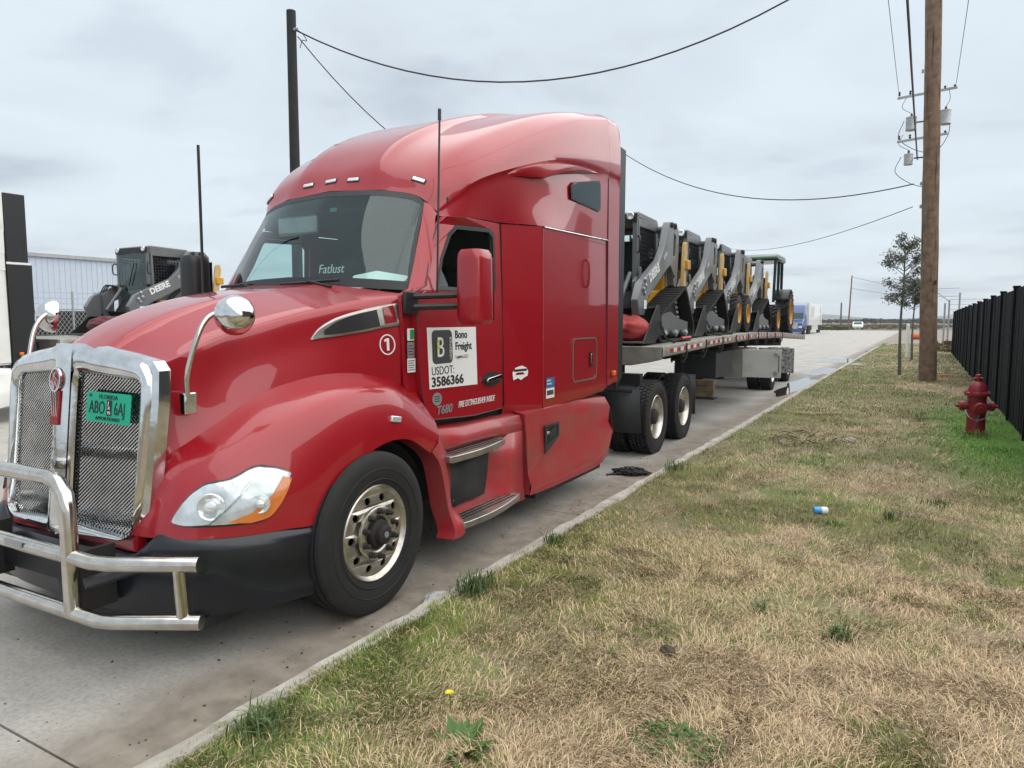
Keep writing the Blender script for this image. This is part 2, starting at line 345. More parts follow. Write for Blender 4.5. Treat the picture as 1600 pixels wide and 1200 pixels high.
def vnoise(x, y, s, seed=0):
    r = np.random.default_rng(seed); T = r.random((64, 64)); x = np.asarray(x) * s; y = np.asarray(y) * s
    xi = np.floor(x).astype(int); yi = np.floor(y).astype(int); fx = x - xi; fy = y - yi; fx = fx * fx * (3 - 2 * fx); fy = fy * fy * (3 - 2 * fy)
    g = lambda a, b: T[a % 64, b % 64]
    return (g(xi, yi) * (1 - fx) + g(xi + 1, yi) * fx) * (1 - fy) + (g(xi, yi + 1) * (1 - fx) + g(xi + 1, yi + 1) * fx) * fy
def fbm(x, y, s, seed=0, o=4): return sum(vnoise(x, y, s * 2 ** k, seed + k) * .5 ** k for k in range(o)) / sum(.5 ** k for k in range(o))
def verge_z(x, y): return .055 + .05 * (fbm(x, y, .8, 11) - .5) + .018 * (fbm(x, y, 5, 12) - .5)
def masks(x, y):
    x0 = KX + .085
    edge = np.clip((x - x0) / (.5 + 2.6 * fbm(x, y, .9, 71)), 0, 1)        # greener by the kerb
    g = fbm(x, y, .75, 21) * .7 + fbm(x, y, 3.5, 31) * .45 - .08
    gr = np.clip((g - .475 - .06 * np.clip((x + 1.0) / 1.6, -1, 1) + .06 * np.clip((y - 6) / 6, 0, 1)) * 7, 0, 1) * .92
    gr = np.maximum(gr, (1 - edge) * .85)
    gr = np.maximum(gr, np.clip(1.25 - np.hypot((x - 1.0) / .75, (y - 13.5) / 5.5), 0, 1) ** .6)     # lush patch by the hydrant
    gr = np.maximum(gr, np.clip((y - 5) / 12, 0, .62) * (fbm(x, y, .6, 41) > .44))
    lush = np.clip(1.45 - np.hypot((x - 1.0) / .85, (y - 13.0) / 4.6), 0, 1)
    lush = np.maximum(lush, np.clip((fbm(x, y, .9, 91) - .60) * 7, 0, .28))
    gr = np.maximum(gr, lush)
    return gr, lush
xs = np.concatenate([np.linspace(KX + .11, 1.6, 90), np.linspace(1.7, 9, 10)]); ys = np.concatenate([np.linspace(-4, 16, 320), np.linspace(16.2, 66, 220)])
XX, YY = np.meshgrid(xs, ys, indexing='ij')
XS = XX + np.clip((YY - 54) / 12, 0, 1) ** 2 * 3.4
vg = struct(MB().grid(np.stack([XS, YY, verge_z(XX, YY)], -1)).build('verge', SOIL))
co = np.empty(len(vg.data.vertices) * 3); vg.data.vertices.foreach_get('co', co); co = co.reshape(-1, 3); mg, ml = masks(co[:, 0], co[:, 1])
cst = np.array([.39, .305, .20]); cgr = np.array([.155, .165, .07]); clu = np.array([.135, .27, .045]); vc = cst + (cgr - cst) * (mg * .85)[:, None]; vc = vc + (clu - vc) * ml[:, None]
ca_ = vg.data.color_attributes.new('cover', 'FLOAT_COLOR', 'POINT'); ca_.data.foreach_set('color', np.concatenate([vc, np.ones((len(vc), 1))], 1).ravel())

# grass
def grass_mesh():
    V = []; F = []; Cc = []; base = 0
    zones = [(1.2, 3.2, 17000), (3.2, 5.5, 11000), (5.5, 9, 4200), (9, 15, 1350), (15, 28, 480), (28, 60, 110)]
    for y0, y1, dens in zones:
        x0, x1 = KX + .085, 1.42
        n = int((y1 - y0) * (x1 - x0) * dens)
        x = RNG.uniform(x0, x1, n); y = RNG.uniform(y0, y1, n)
        # only what the lens can see, with a margin of a step to each side
        ang = np.degrees(np.arctan2(-x, y)); keep = (ang > -10) & (ang < 78); x = x[keep]; y = y[keep]; n = len(x)
        gr, lush = masks(x, y)
        # straw dominates close to the right of the frame
        isg = RNG.random(n) < gr * .92 + .07
        bare = fbm(x, y, 1.7, 61); keep = RNG.random(n) < np.clip((bare - .22) * 5, .25, 1); x, y, isg, gr, lush = x[keep], y[keep], isg[keep], gr[keep], lush[keep]; n = len(x)
        far = max(1.0, y0 / 5.5)
        ln = np.where(isg, RNG.uniform(.022, .055, n), RNG.uniform(.03, .092, n)) * (1 + .12 * (far - 1)) * (.8 + .5 * fbm(x, y, 2.2, 51))
        wd = RNG.uniform(.0011, .0024, n) * far ** .95
        az = fbm(x, y, 2.6, 81) * 14 + RNG.normal(0, .95, n); lean = np.where(isg, RNG.uniform(.2, 1.0, n), RNG.uniform(.75, 1.52, n))
        dx, dy_ = np.cos(az), np.sin(az); px_, py_ = -dy_, dx
        z = verge_z(x, y) - .006
        h1 = ln * .55; l1 = lean * .75; l2 = np.minimum(lean * 1.35, 1.75)
        mx_ = x + dx * h1 * np.sin(l1); my = y + dy_ * h1 * np.sin(l1); mz = z + h1 * np.cos(l1)
        tx_ = mx_ + dx * ln * .45 * np.sin(l2); ty_ = my + dy_ * ln * .45 * np.sin(l2); tz_ = np.maximum(mz + ln * .45 * np.cos(l2), z + .004)
        P = np.empty((n, 5, 3))
        P[:, 0] = np.stack([x - px_ * wd, y - py_ * wd, z], -1); P[:, 1] = np.stack([x + px_ * wd, y + py_ * wd, z], -1)
        P[:, 2] = np.stack([mx_ + px_ * wd * .8, my + py_ * wd * .8, mz], -1); P[:, 3] = np.stack([mx_ - px_ * wd * .8, my - py_ * wd * .8, mz], -1)
        P[:, 4] = np.stack([tx_, ty_, tz_], -1)
        v = RNG.random((n, 1))
        straw = np.array([.57, .435, .28]) * (.32 + 1.0 * v ** .9) * (1 - .25 * RNG.random((n, 1)) * np.array([0, .15, .4]))
        green = np.array([.15, .19, .05]) * (.5 + .9 * v) + np.array([.11, .075, .018]) * RNG.random((n, 1))
        green = green * (1 - lush[:, None]) + lush[:, None] * np.array([.17, .34, .05]) * (.5 + .8 * v)
        ln = ln
        c = np.where(isg[:, None], green, straw)
        V.append(P.reshape(-1, 3)); Cc.append(np.repeat(c, 5, 0))
        ix = base + np.arange(n)[:, None] * 5
        F.append((ix + np.array([0, 1, 2, 3]), ix + np.array([3, 2, 4]))); base += n * 5
    V = np.concatenate(V); Cc = np.concatenate(Cc)
    q = np.concatenate([f[0] for f in F]); t = np.concatenate([f[1] for f in F])
    me = bpy.data.meshes.new('grass'); me.vertices.add(len(V)); me.vertices.foreach_set('co', V.ravel())
    loops = np.concatenate([q.ravel(), t.ravel()]); me.loops.add(len(loops)); me.loops.foreach_set('vertex_index', loops.astype(np.int32))
    st = np.concatenate([np.arange(len(q)) * 4, len(q) * 4 + np.arange(len(t)) * 3]); me.polygons.add(len(st)); me.polygons.foreach_set('loop_start', st.astype(np.int32))
    me.update(calc_edges=True); me.validate()
    ca = me.color_attributes.new('blade', 'FLOAT_COLOR', 'POINT'); ca.data.foreach_set('color', np.concatenate([Cc, np.ones((len(Cc), 1))], 1).ravel())
    return me
def blade_material(name):
    m = bpy.data.materials.new(name); m.use_nodes = True; t = m.node_tree; b = t.nodes['Principled BSDF']; a = t.nodes.new('ShaderNodeAttribute'); a.attribute_name = 'blade'
    t.links.new(a.outputs['Color'], b.inputs['Base Color']); b.inputs['Roughness'].default_value = .7; b.inputs['Specular IOR Level'].default_value = .2
    return m
BLADE = blade_material('grass_blade')
gm = grass_mesh(); gm.materials.append(BLADE); g = bpy.data.objects.new('grass', gm); link(g)
tag(g, 'short dry straw and green grass covering the verge beside the kerb', 'grass', kind='stuff')
# ------------------------------------------------------------------ the red highway tractor
from mathutils.bvhtree import BVHTree
TA = R(1.5); TO = (-4.19, 3.25, 0)
truck = empty('semi_truck', TO, TA, 'red sleeper-cab highway tractor with chrome grille and bull bar, parked at the kerb', 'truck')

# --- hood with the two front wings: longitudinal lines, centre to wheel arch
HL = [
 [(0,-.97,1.665),(0,-.75,1.795),(0,-.5,1.895),(0,-.2,1.975),(0,.05,2.02),(0,.22,2.045),(0,.38,2.066),(0,.5,2.082),(0,.58,2.095)],
 [(.19,-.955,1.66),(.20,-.74,1.79),(.21,-.5,1.89),(.22,-.2,1.972),(.24,.05,2.018),(.25,.23,2.043),(.26,.39,2.064),(.27,.51,2.08),(.28,.59,2.093)],
 [(.25,-.95,1.632),(.27,-.74,1.758),(.29,-.5,1.858),(.31,-.2,1.945),(.34,.06,1.998),(.36,.25,2.03),(.38,.41,2.056),(.40,.53,2.074),(.42,.61,2.088)],
 [(.6,-.905,1.588),(.63,-.70,1.672),(.655,-.53,1.74),(.70,-.32,1.80),(.745,-.12,1.855),(.79,.1,1.905),(.84,.35,1.955),(.895,.6,1.995),(.95,.77,2.02)],
 [(.615,-.91,1.565),(.652,-.70,1.642),(.68,-.53,1.705),(.728,-.32,1.765),(.775,-.12,1.815),(.822,.1,1.86),(.874,.35,1.905),(.935,.59,1.945),(1.0,.75,1.965)],
 [(.605,-.93,1.30),(.662,-.75,1.42),(.698,-.58,1.50),(.745,-.38,1.58),(.79,-.15,1.65),(.837,.08,1.69),(.888,.33,1.72),(.972,.56,1.73),(1.05,.72,1.71)],
 [(.60,-.97,1.05),(.68,-.82,1.15),(.745,-.63,1.265),(.795,-.42,1.385),(.83,-.2,1.445),(.872,.04,1.48),(.91,.31,1.475),(.975,.54,1.425),(1.06,.77,1.33)],
 [(.61,-1.0,.93),(.78,-.92,1.01),(.93,-.76,1.12),(1.02,-.56,1.235),(1.08,-.34,1.33),(1.12,-.1,1.395),(1.14,.18,1.415),(1.145,.45,1.37),(1.15,.82,1.17)],
 [(.61,-1.03,.86),(.82,-.965,.91),(1.0,-.80,1.0),(1.105,-.58,1.11),(1.165,-.36,1.215),(1.20,-.12,1.295),(1.21,.17,1.325),(1.21,.44,1.28),(1.205,.84,1.08)],
 [(.60,-1.06,.78),(.83,-1.0,.80),(1.04,-.83,.85),(1.165,-.59,.91),(1.225,-.37,1.0),(1.245,-.13,1.12),(1.25,.15,1.165),(1.25,.43,1.135),(1.245,.80,.98)],
 [(.58,-1.08,.69),(.84,-1.02,.69),(1.05,-.84,.685),(1.185,-.58,.68),(1.245,-.37,.69),(1.258,-.15,.905),(1.26,.12,1.035),(1.26,.42,1.04),(1.25,.70,.90)],
 [(.50,-1.0,.69),(.76,-.95,.69),(.96,-.79,.685),(1.10,-.55,.68),(1.15,-.37,.69),(1.16,-.14,.895),(1.16,.12,1.02),(1.16,.42,1.025),(1.15,.69,.89)],
]
HG = np.array([catmull(l, 6) for l in HL])                      # lines x stations
# smooth across, keeping the two creases (line 3 hood edge, line 10 arch lip) crisp
segs = [(0, 3), (3, 6), (6, 10), (10, 11)]
rows = []
for a, b in segs:
    blk = np.array([catmull(HG[a:b + 1, s], 4) for s in range(HG.shape[1])]).transpose(1, 0, 2)
    rows.append(blk if a == 0 else blk[1:])
HS = np.concatenate(rows)
hood_mb = MB().grid(HS); half_hood = hood_mb.mesh('tmp', 0); bmh = bmesh.new(); bmh.from_mesh(half_hood); BV = BVHTree.FromBMesh(bmh)
hood = hood_mb.mirror().build('hood', RED, truck, smooth=32)
def on_hood(p, off):
    l, n, _, _ = BV.find_nearest(Vector(p))
    if n.x + .3 * -n.y + .2 * n.z < 0: n = -n
    return l + n * off
def both(fn):
    for s in (1, -1): fn(s)
def flip(mb, s):
    if s < 0:
        mb.v = [(-x, y, z) for x, y, z in mb.v]; mb.f = [tuple(reversed(f)) for f in mb.f]
    return mb
# hood shut line (dark seam along the crease)
def seam(pts, r, name, m=BLACK, parent=truck): return MB().tube(pts, r, 5).build(name, m, parent)
for s in (1, -1):
    seam([Vector((p[0] * s, p[1], p[2] - .003)) for p in HG[3][:34]], .0028, 'hood_seam')
    # vent with lamp in the hood side
    up = [(.84,.0,1.71),(.85,.07,1.78),(.875,.2,1.845),(.91,.38,1.895),(.945,.56,1.93),(.965,.70,1.94)]
    lo = [(.84,.0,1.705),(.86,.1,1.715),(.88,.22,1.725),(.92,.38,1.745),(.95,.56,1.77),(.98,.71,1.785)]
    def patch(up, lo, off, nv=8, ins=0.0):
        U = catmull(up, 5); L_ = catmull(lo, 5)
        return [[on_hood(u * (1 - v) + l * v, off) for v in np.linspace(ins, 1 - ins, nv)] for u, l in zip(U, L_)]
    flip(MB().grid(patch(up, lo, .012)), s).build('side_vent', ALU, truck, solid=.012)
    up2 = [(.86,.10,1.765),(.88,.2,1.82),(.91,.35,1.868),(.935,.52,1.90)]; lo2 = [(.865,.10,1.735),(.885,.22,1.742),(.92,.38,1.762),(.95,.53,1.785)]
    flip(MB().grid(patch(up2, lo2, .016)), s).build('vent_mesh', BLACK, truck)
    up3 = [(.945,.57,1.915),(.955,.66,1.925)]; lo3 = [(.96,.57,1.80),(.975,.67,1.805)]
    flip(MB().grid(patch(up3, lo3, .018)), s).build('vent_lamp', REDL, truck)
    # headlight
    hu = [(.80,-.98,.775),(.825,-.93,.86),(.87,-.83,.93),(.95,-.74,.955),(1.02,-.66,1.02),(1.10,-.58,1.015),(1.165,-.53,.985)]
    hl = [(.81,-.98,.765),(.87,-.95,.748),(.95,-.86,.745),(1.04,-.77,.745),(1.11,-.69,.752),(1.155,-.62,.82),(1.178,-.55,.945)]
    flip(MB().grid(patch(hu, hl, .006)), s).build('headlight_surround', BLACK, truck, solid=.01)
    hl_o = flip(MB().grid(patch(hu, hl, .010, 8, .05)), s).build('headlight', HEADL, truck)
    rd = Vector((.62, -.78, .05)).normalized()
    for (q, r_) in (((.945,-.86,.84), .072), ((1.085,-.69,.84), .052)):
        c = on_hood(q, .012); mb = MB(); mb.lathe([(r_, 0), (r_ * .95, .012), (r_ * .8, .004), (r_ * .45, -.001), (r_ * .42, .016), (r_ * .2, .022), (0.001, .023)], 'x', 20)
        rot = Vector((1, 0, 0)).rotation_difference(rd).to_matrix(); mb.v = [tuple(rot @ Vector(v) + c) for v in mb.v]
        flip(mb, s).build('lamp_reflector', LENS, hl_o)
    seamp = [on_hood(p, .016) for p in catmull([(.93,-.86,.76),(1.0,-.78,.85),(1.04,-.70,.95)], 6)]
    flip(MB().tube(seamp, .006, 6), s).build('lamp_divider', CHROME, hl_o)
    au = [(1.125,-.56,.965),(1.095,-.63,.87),(1.045,-.72,.80),(.99,-.81,.762)]; al = [(1.176,-.535,.955),(1.165,-.585,.86),(1.125,-.655,.772),(1.07,-.74,.75)]
    flip(MB().grid(patch(au, al, .0155, 4)), s).build('turn_signal', AMB, hl_o)
    flip(MB().grid(patch(hu, hl, .026, 8, .03)), s).build('headlight_glass', GLASSL, hl_o)
    # side marker
    c = on_hood((1.215, .31, 1.18), .008)
    sm = MB().box((0, 0, 0), (.02, .10, .04), Matrix.Rotation(R(-10), 3, 'X')); sm.v = [tuple(Vector(v) + c) for v in sm.v]
    flip(sm, s).build('side_marker', LENS, truck, bevel=.006)
    # number 1 in a circle on the hood side
    if s > 0:
        c = on_hood((.99, .57, 1.66), .004)
        _, n, _, _ = BV.find_nearest(c); n = n if n.x > 0 else -n
        yv = Vector((-n.y, n.x, 0)).normalized(); zv = n.cross(yv); M = Matrix((( yv.x, zv.x, n.x, c.x), (yv.y, zv.y, n.y, c.y), (yv.z, zv.z, n.z, c.z), (0, 0, 0, 1)))
        ring = MB()
        ring.plate(circ(0, 0, .062, 28, .072), [circ(0, 0, .053, 28, .063)], lambda u, v: tuple(M @ Vector((u, v, 0))), thick=tuple(n * .002))
        ring.build('fleet_number_ring', WHT, truck)
        MB().plate([(-.006, -.042), (.014, -.042), (.014, .044), (-.004, .044), (-.024, .034), (-.024, .018), (-.006, .026)], [], lambda u, v: tuple(M @ Vector((u, v, 0))), thick=tuple(n * .002)).build('fleet_number', WHT, truck)
    # cabin side cowl between hood and door
    cowl = MB().plate([(.665, 1.42), (.665, 2.0), (.79, 2.06), (.83, 2.06), (.80, 1.11), (.88, 1.08), (.90, 1.04), (.84, 1.0), (.70, 1.2)], [], lambda u, v: (1.075 if v < 1.9 else 1.075 - (v - 1.9) * .35, u, v), thick=(-.03, 0, 0))
    flip(cowl, s).build('cowl_panel', RED, truck)

# --- grille
def gy(z): return -1.075 + (z - .65) * .105       # slant of the grille plane
def vee(x): return -.055 * (1 - min(1, abs(x) / .6))
outer = [(0,1.70),(.12,1.70),(.20,1.672),(.45,1.635),(.60,1.60),(.655,1.55),(.662,1.40),(.635,.85),(.60,.72),(.52,.655),(0,.635)]
def hole(s):
    h = rrect(.080, .715, .598, 1.545, .05, 4); return [(x * s, z - abs(x) * .07) for x, z in h]
def cast(c, a, poly):
    d = (math.cos(a), math.sin(a)); best = None
    for i in range(len(poly)):
        (x1, z1), (x2, z2) = poly[i - 1], poly[i]; ex, ez = x2 - x1, z2 - z1; den = d[0] * ez - d[1] * ex
        if abs(den) < 1e-9: continue
        t = ((x1 - c[0]) * ez - (z1 - c[1]) * ex) / den; u = ((x1 - c[0]) * d[1] - (z1 - c[1]) * d[0]) / den
        if t > 0 and -1e-6 <= u <= 1 + 1e-6 and (best is None or t < best): best = t
    return np.array([c[0] + d[0] * best, c[1] + d[1] * best])
ch = MB(); cen_ = (.32, 1.10); G = []
for k in range(97):
    a = 2 * math.pi * k / 96 + .001; hi = cast(cen_, a, hole(1)); ho = cast(cen_, a, outer); row = []
    for u, dy in ((0, .05), (0, .0), (.10, -.022), (.3, -.034), (.6, -.036), (.86, -.026), (1, .0)):
        q = hi + (ho - hi) * u
        if ho[0] < .02: dy = min(dy, .0) if u < .5 else -.036
        row.append((q[0], gy(q[1]) + vee(q[0]) + dy, q[1]))
    G.append(row)
ch.grid(G).mirror().build('grille_surround', CHROME, truck, smooth=50)
side = MB()
for s in (1, -1):
    G = []
    for x, z in outer[2:-1]:
        G.append([(x * s, gy(z) + vee(x) + .0, z), ((x + (.03 if x > .5 else 0)) * s, gy(z) + vee(x) + .02, z + (.01 if z > 1.5 else -.005)), ((x + (.035 if x > .5 else .0)) * s, gy(z) + vee(x) + .085, z + (.012 if z > 1.5 else 0))])
    side.grid(G)
side.build('grille_flank', CHROME, truck, smooth=30)
MB().b2((-.60, -.98, .70), (.60, -.93, 1.50)).build('radiator', DARK, truck)
for s in (1, -1):
    wm = MB(); poly = [Vector((x, z)) for x, z in hole(s)]
    def inside(x, z):
        c = False; n = len(poly)
        for i in range(n):
            a, b = poly[i], poly[i - 1]
            if (a.y > z) != (b.y > z) and x < (b.x - a.x) * (z - a.y) / (b.y - a.y) + a.x: c = not c
        return c
    pit = .0165
    for di, (ux, uz) in enumerate(((1, .85), (-1, .85))):
        l = math.hypot(ux, uz); ux /= l; uz /= l; nx, nz_ = -uz, ux
        for k in range(-45, 46):
            run = []
            for j in range(-160, 161):
                x = .32 * s + nx * k * pit + ux * j * .005; z = 1.12 + nz_ * k * pit + uz * j * .005
                if inside(x, z): run.append((x, gy(z) + vee(x) + .012 + .004 * di, z))
            if len(run) > 2: wm.tube([run[0], run[-1]], .0036, 4, False)
    wm.build('grille_mesh', CHROME, truck, smooth=60)
# centre strip and badge
MB().grid([[(x, gy(z) + vee(0) - .034 - .028 * math.cos(x / .075 * math.pi / 2), z) for x in np.linspace(-.075, .075, 9)] for z in np.linspace(.66, 1.70, 10)]).build('grille_centre_bar', CHROME, truck)
bz = 1.475; by = gy(bz) - .055 - .075
bd = MB().plate(circ(0, 1.50, .047, 20, .062), [], lambda u, v: (u, gy(v) - .125, v), thick=(0, .02, 0)).build('badge', REDL, truck, bevel=.003)
MB().plate(circ(0, 1.50, .052, 24, .068), [circ(0, 1.50, .044, 24, .058)], lambda u, v: (u, gy(v) - .131, v), thick=(0, .012, 0)).build('badge_ring', CHROME, bd)
text('badge_letter', 'K', .062, CHROME, bd, face_my(-.02, gy(1.5) - .129, 1.502)); text('badge_letter', 'W', .062, CHROME, bd, face_my(-.026, gy(1.45) - .127, 1.448))
MB().plate([(-.036, 1.25), (.036, 1.25), (.04, 1.44), (-.04, 1.44)], [], lambda u, v: (u, gy(v) - .1235, v), thick=(0, .012, 0)).build('badge_tail', REDL, bd)
for k in (-1, 0, 1): MB().box((k * .02, gy(1.35) - .125, 1.345), (.006, .008, .18)).build('badge_bar', CHROME, bd)
for i, q in enumerate('ACD'): text('grille_lettering', q, .055, GALV, truck, face_my(-.02, gy(1.2 - i * .07) - .119, 1.16 - i * .07))
# number plate
pl = Matrix.Translation((.20, gy(1.36) - .075, 1.28)) @ Matrix.Rotation(R(2), 4, 'Y') @ Matrix.Rotation(R(6), 4, 'Z') @ Matrix.Rotation(R(90 - 6), 4, 'X')
pm = MB().plate(rrect(0, 0, .335, .165, .014), [], lambda u, v: tuple(pl @ Vector((u, v, 0))), thick=tuple((pl.to_3x3() @ Vector((0, 0, -.004)))))
lp = pm.build('number_plate', GREENP, truck)
T_ = lambda x, y, z=.001: pl @ Matrix.Translation((x, y, z))
text('plate_lettering', 'FLORIDA', .032, INK, lp, T_(.095, .130), sx=1.1); text('plate_lettering', '24', .022, INK, lp, T_(.018, .136))
text('plate_lettering', 'ABO', .10, INK, lp, T_(.022, .048), sx=.60); text('plate_lettering', '6AJ', .10, INK, lp, T_(.212, .048), sx=.60)
text('plate_lettering', 'APPORTIONED', .026, INK, lp, T_(.075, .014), sx=1.05)
MB().plate(rrect(.158, .04, .196, .125, .003), [], lambda u, v: tuple(pl @ Vector((u, v, .002)))).build('plate_sticker', INK, lp)
for i, q in enumerate('JAN'): text('plate_lettering', q, .026, WHT, lp, T_(.168, .1 - i * .026, .003))

# --- bumper
BP = [(0,-1.17),(.5,-1.14),(.80,-1.06),(1.03,-.88),(1.17,-.66),(1.235,-.42)]
bc = catmull([(x, y, 0) for x, y in BP], 6); bmb = MB(); G = []
prof = [(-.10,.74),(-.03,.735),(.0,.70),(.012,.62),(.004,.50),(-.004,.44),(-.01,.36),(-.03,.27),(-.10,.245)]
for i, p in enumerate(bc):
    d = bc[min(i + 1, len(bc) - 1)] - bc[max(i - 1, 0)]; d /= np.linalg.norm(d); n = np.array([d[1], -d[0]])
    t = i / (len(bc) - 1); dip = -.135 * (1 - min(1, max(0, (p[0] - .60) / .16))) ; lift = -.06 * max(0, (t - .25)) if True else 0
    G.append([(p[0] + n[0] * o_, p[1] + n[1] * o_, z + (dip * (1, 1, .95, .75)[j] if j < 4 else 0) - (.055 if j < 3 else 0) * t + (lift * .25 if j > 5 else 0)) for j, (o_, z) in enumerate(prof)])
bmb.grid(G); bmb.mirror().build('bumper', NAVY, truck, smooth=35)
MB().plate([(-.60, .60), (.60, .60), (.62, .70), (.55, .66), (-.55, .66), (-.62, .70)], [], lambda u, v: (u, -1.075 + vee(u), v), thick=(0, .05, 0)).build('front_valance', RED, truck)
MB().b2((-.50, -1.195, .40), (.50, -1.16, .52)).build('bumper_intake', BLACK, truck)
MB().b2((-.95, -1.0, .20), (.95, -.2, .26)).build('chin_spoiler', BLACK, truck)

# --- bull bar
bb = empty('bull_bar'); bb.parent = truck; bb['label'] = 'polished steel tube bull bar'
def rail(z, x1, r, name):
    pts = [(-x1, -1.13, z), (-.78, -1.335, z), (-.70, -1.36, z), (.70, -1.36, z), (.78, -1.335, z), (x1, -1.13, z)]
    MB().tube(pts, r, 18).build(name, STEEL, bb, smooth=50)
rail(.645, 1.165, .038, 'bull_bar_rail'); rail(.355, 1.165, .038, 'bull_bar_rail')
hoop = [(-.50,-1.365,.36),(-.50,-1.365,.88),(-.48,-1.36,.96),(-.42,-1.355,1.01),(-.33,-1.35,1.03),(.33,-1.35,1.03),(.42,-1.355,1.01),(.48,-1.36,.96),(.50,-1.365,.88),(.50,-1.365,.36)]
MB().tube(hoop, .040, 18).build('bull_bar_hoop', STEEL, bb, smooth=50)
for s in (1, -1):
    MB().tube([(1.075 * s, -1.18, .645), (1.085 * s, -1.17, .355)], .030, 16).build('bull_bar_stay', STEEL, bb)
    MB().box((.50 * s, -1.24, .50), (.03, .2, .32)).build('bull_bar_bracket', DARK, bb)
    MB().tube([(.62 * s, -1.37, .53), (.72 * s, -1.1, .56)], .03, 6).build('tow_pin', FLAP, bb)
MB().box((0.05, -1.402, .66), (.16, .006, .035)).build('maker_tag', GALV, bb)
# --- hood mirrors
for s in (1, -1):
    hm = empty('hood_mirror'); hm.parent = truck
    MB().box((.735 * s, -.83, 1.38), (.05, .075, .12)).build('mirror_foot', CHROME, hm, bevel=.008)
    MB().tube(catmull([(.755 * s, -.85, 1.42), (.765 * s, -.85, 1.55), (.79 * s, -.80, 1.74), (.80 * s, -.75, 1.83), (.815 * s, -.70, 1.865), (.84 * s, -.66, 1.865)], 5), .015, 10).build('mirror_arm', STEEL, hm)
    mb = MB().lathe([(0.001, -.11), (.04, -.107), (.075, -.09), (.1, -.055), (.112, -.015), (.112, .0), (.105, .012), (0.001, .012)], 'y', 28)
    rot = Matrix.Rotation(R(24 * s), 3, 'Z') @ Matrix.Rotation(R(-6), 3, 'X'); c = Vector((.875 * s, -.615, 1.855)); mb.v = [tuple(rot @ Vector(v) + c) for v in mb.v]
    mb.build('mirror_bowl', CHROME, hm)

# --- windscreen
WT = catmull([(0,1.10,2.865),(.45,1.13,2.845),(.75,1.19,2.80),(.86,1.225,2.735)], 6)
WB = catmull([(0,.60,2.085),(.45,.65,2.075),(.80,.77,2.055),(.975,.88,2.045)], 6)
def glassgrid(ins_t, ins_b, ins_s, off):
    G = []
    for k in range(len(WT)):
        kk = k * (1 - ins_s)
        i = int(min(kk, len(WT) - 2)); f_ = kk - i; a = WT[i] * (1 - f_) + WT[i + 1] * f_; b = WB[i] * (1 - f_) + WB[i + 1] * f_
        G.append([a * (1 - v) + b * v + np.array([0, -off - .03 * math.sin(v * math.pi), 0]) for v in np.linspace(ins_t, 1 - ins_b, 9)])
    return G
MB().grid(glassgrid(.06, .09, .07, .0)).mirror().build('windscreen', GLASS, truck)
fr = MB()
T1 = glassgrid(0, 0, 0, .002); I1 = glassgrid(.06, .09, .07, .002)
fr.grid([[T1[k][0], I1[k][0]] for k in range(len(T1))]); fr.grid([[T1[k][-1], I1[k][-1]] for k in range(len(T1))])
fr.grid([[T1[-1][j], I1[-1][j]] for j in range(9)])
fr.mirror().build('windscreen_seal', BLACK, truck)
for x0, x1, y0, z0 in ((-.05, .52, .60, 2.10), (-.78, -.30, .66, 2.10)):
    wp = MB(); wp.tube([(x0, y0, z0), (x1, y0 + .015, z0 + .02)], .012, 6); wp.tube([((x0 + x1) / 2, y0 - .01, z0 + .02), (x1 - .02, y0 - .05, z0 - .03)], .01, 6)
    wp.build('wiper', BLACK, truck)

# --- roof fairing
RL = [
 [(0,1.10,2.87),(0,1.26,3.09),(0,1.56,3.345),(0,2.1,3.60),(0,2.8,3.835),(0,3.5,4.0),(0,4.24,4.13)],
 [(.40,1.125,2.85),(.42,1.26,3.10),(.43,1.56,3.35),(.44,2.1,3.605),(.45,2.8,3.84),(.45,3.5,4.005),(.45,4.24,4.13)],
 [(.50,1.135,2.845),(.52,1.27,3.07),(.53,1.57,3.30),(.54,2.1,3.553),(.56,2.8,3.79),(.6,3.5,3.975),(.62,4.24,4.09)],
 [(.75,1.19,2.802),(.80,1.31,3.0),(.84,1.60,3.23),(.88,2.1,3.475),(.92,2.8,3.755),(.95,3.5,3.965),(.985,4.24,4.11)],
 [(.86,1.22,2.745),(.92,1.34,2.92),(.96,1.64,3.17),(1.0,2.1,3.40),(1.05,2.8,3.69),(1.09,3.5,3.915),(1.125,4.24,4.07)],
 [(.90,1.25,2.70),(1.0,1.42,2.87),(1.06,1.64,3.05),(1.11,2.1,3.26),(1.155,2.8,3.55),(1.18,3.5,3.80),(1.195,4.24,3.975)],
 [(.93,1.27,2.665),(1.03,1.46,2.83),(1.09,1.64,2.955),(1.14,2.1,3.12),(1.195,2.8,3.32),(1.215,3.5,3.43),(1.215,4.24,3.47)],
 [(.93,1.275,2.652),(1.022,1.46,2.79),(1.075,1.64,2.91),(1.12,2.1,3.075),(1.175,2.8,3.275),(1.20,3.5,3.385),(1.20,4.24,3.42)],
 [(.94,1.28,2.64),(1.03,1.47,2.70),(1.065,1.66,2.76),(1.095,2.05,2.82),(1.165,2.6,2.90),(1.20,3.5,3.0),(1.20,4.24,3.02)],
 [(.95,1.285,2.63),(1.035,1.48,2.64),(1.06,1.66,2.65),(1.075,2.03,2.66),(1.19,2.62,2.69),(1.20,3.5,2.715),(1.20,4.24,2.725)],
]
RG = np.array([catmull(l, 7) for l in RL]); rows = []
for a, b in ((0, 1), (1, 2), (2, 6), (6, 7), (7, 9)):
    blk = np.array([catmull(RG[a:b + 1, s], 4) for s in range(RG.shape[1])]).transpose(1, 0, 2); rows.append(blk if a == 0 else blk[1:])
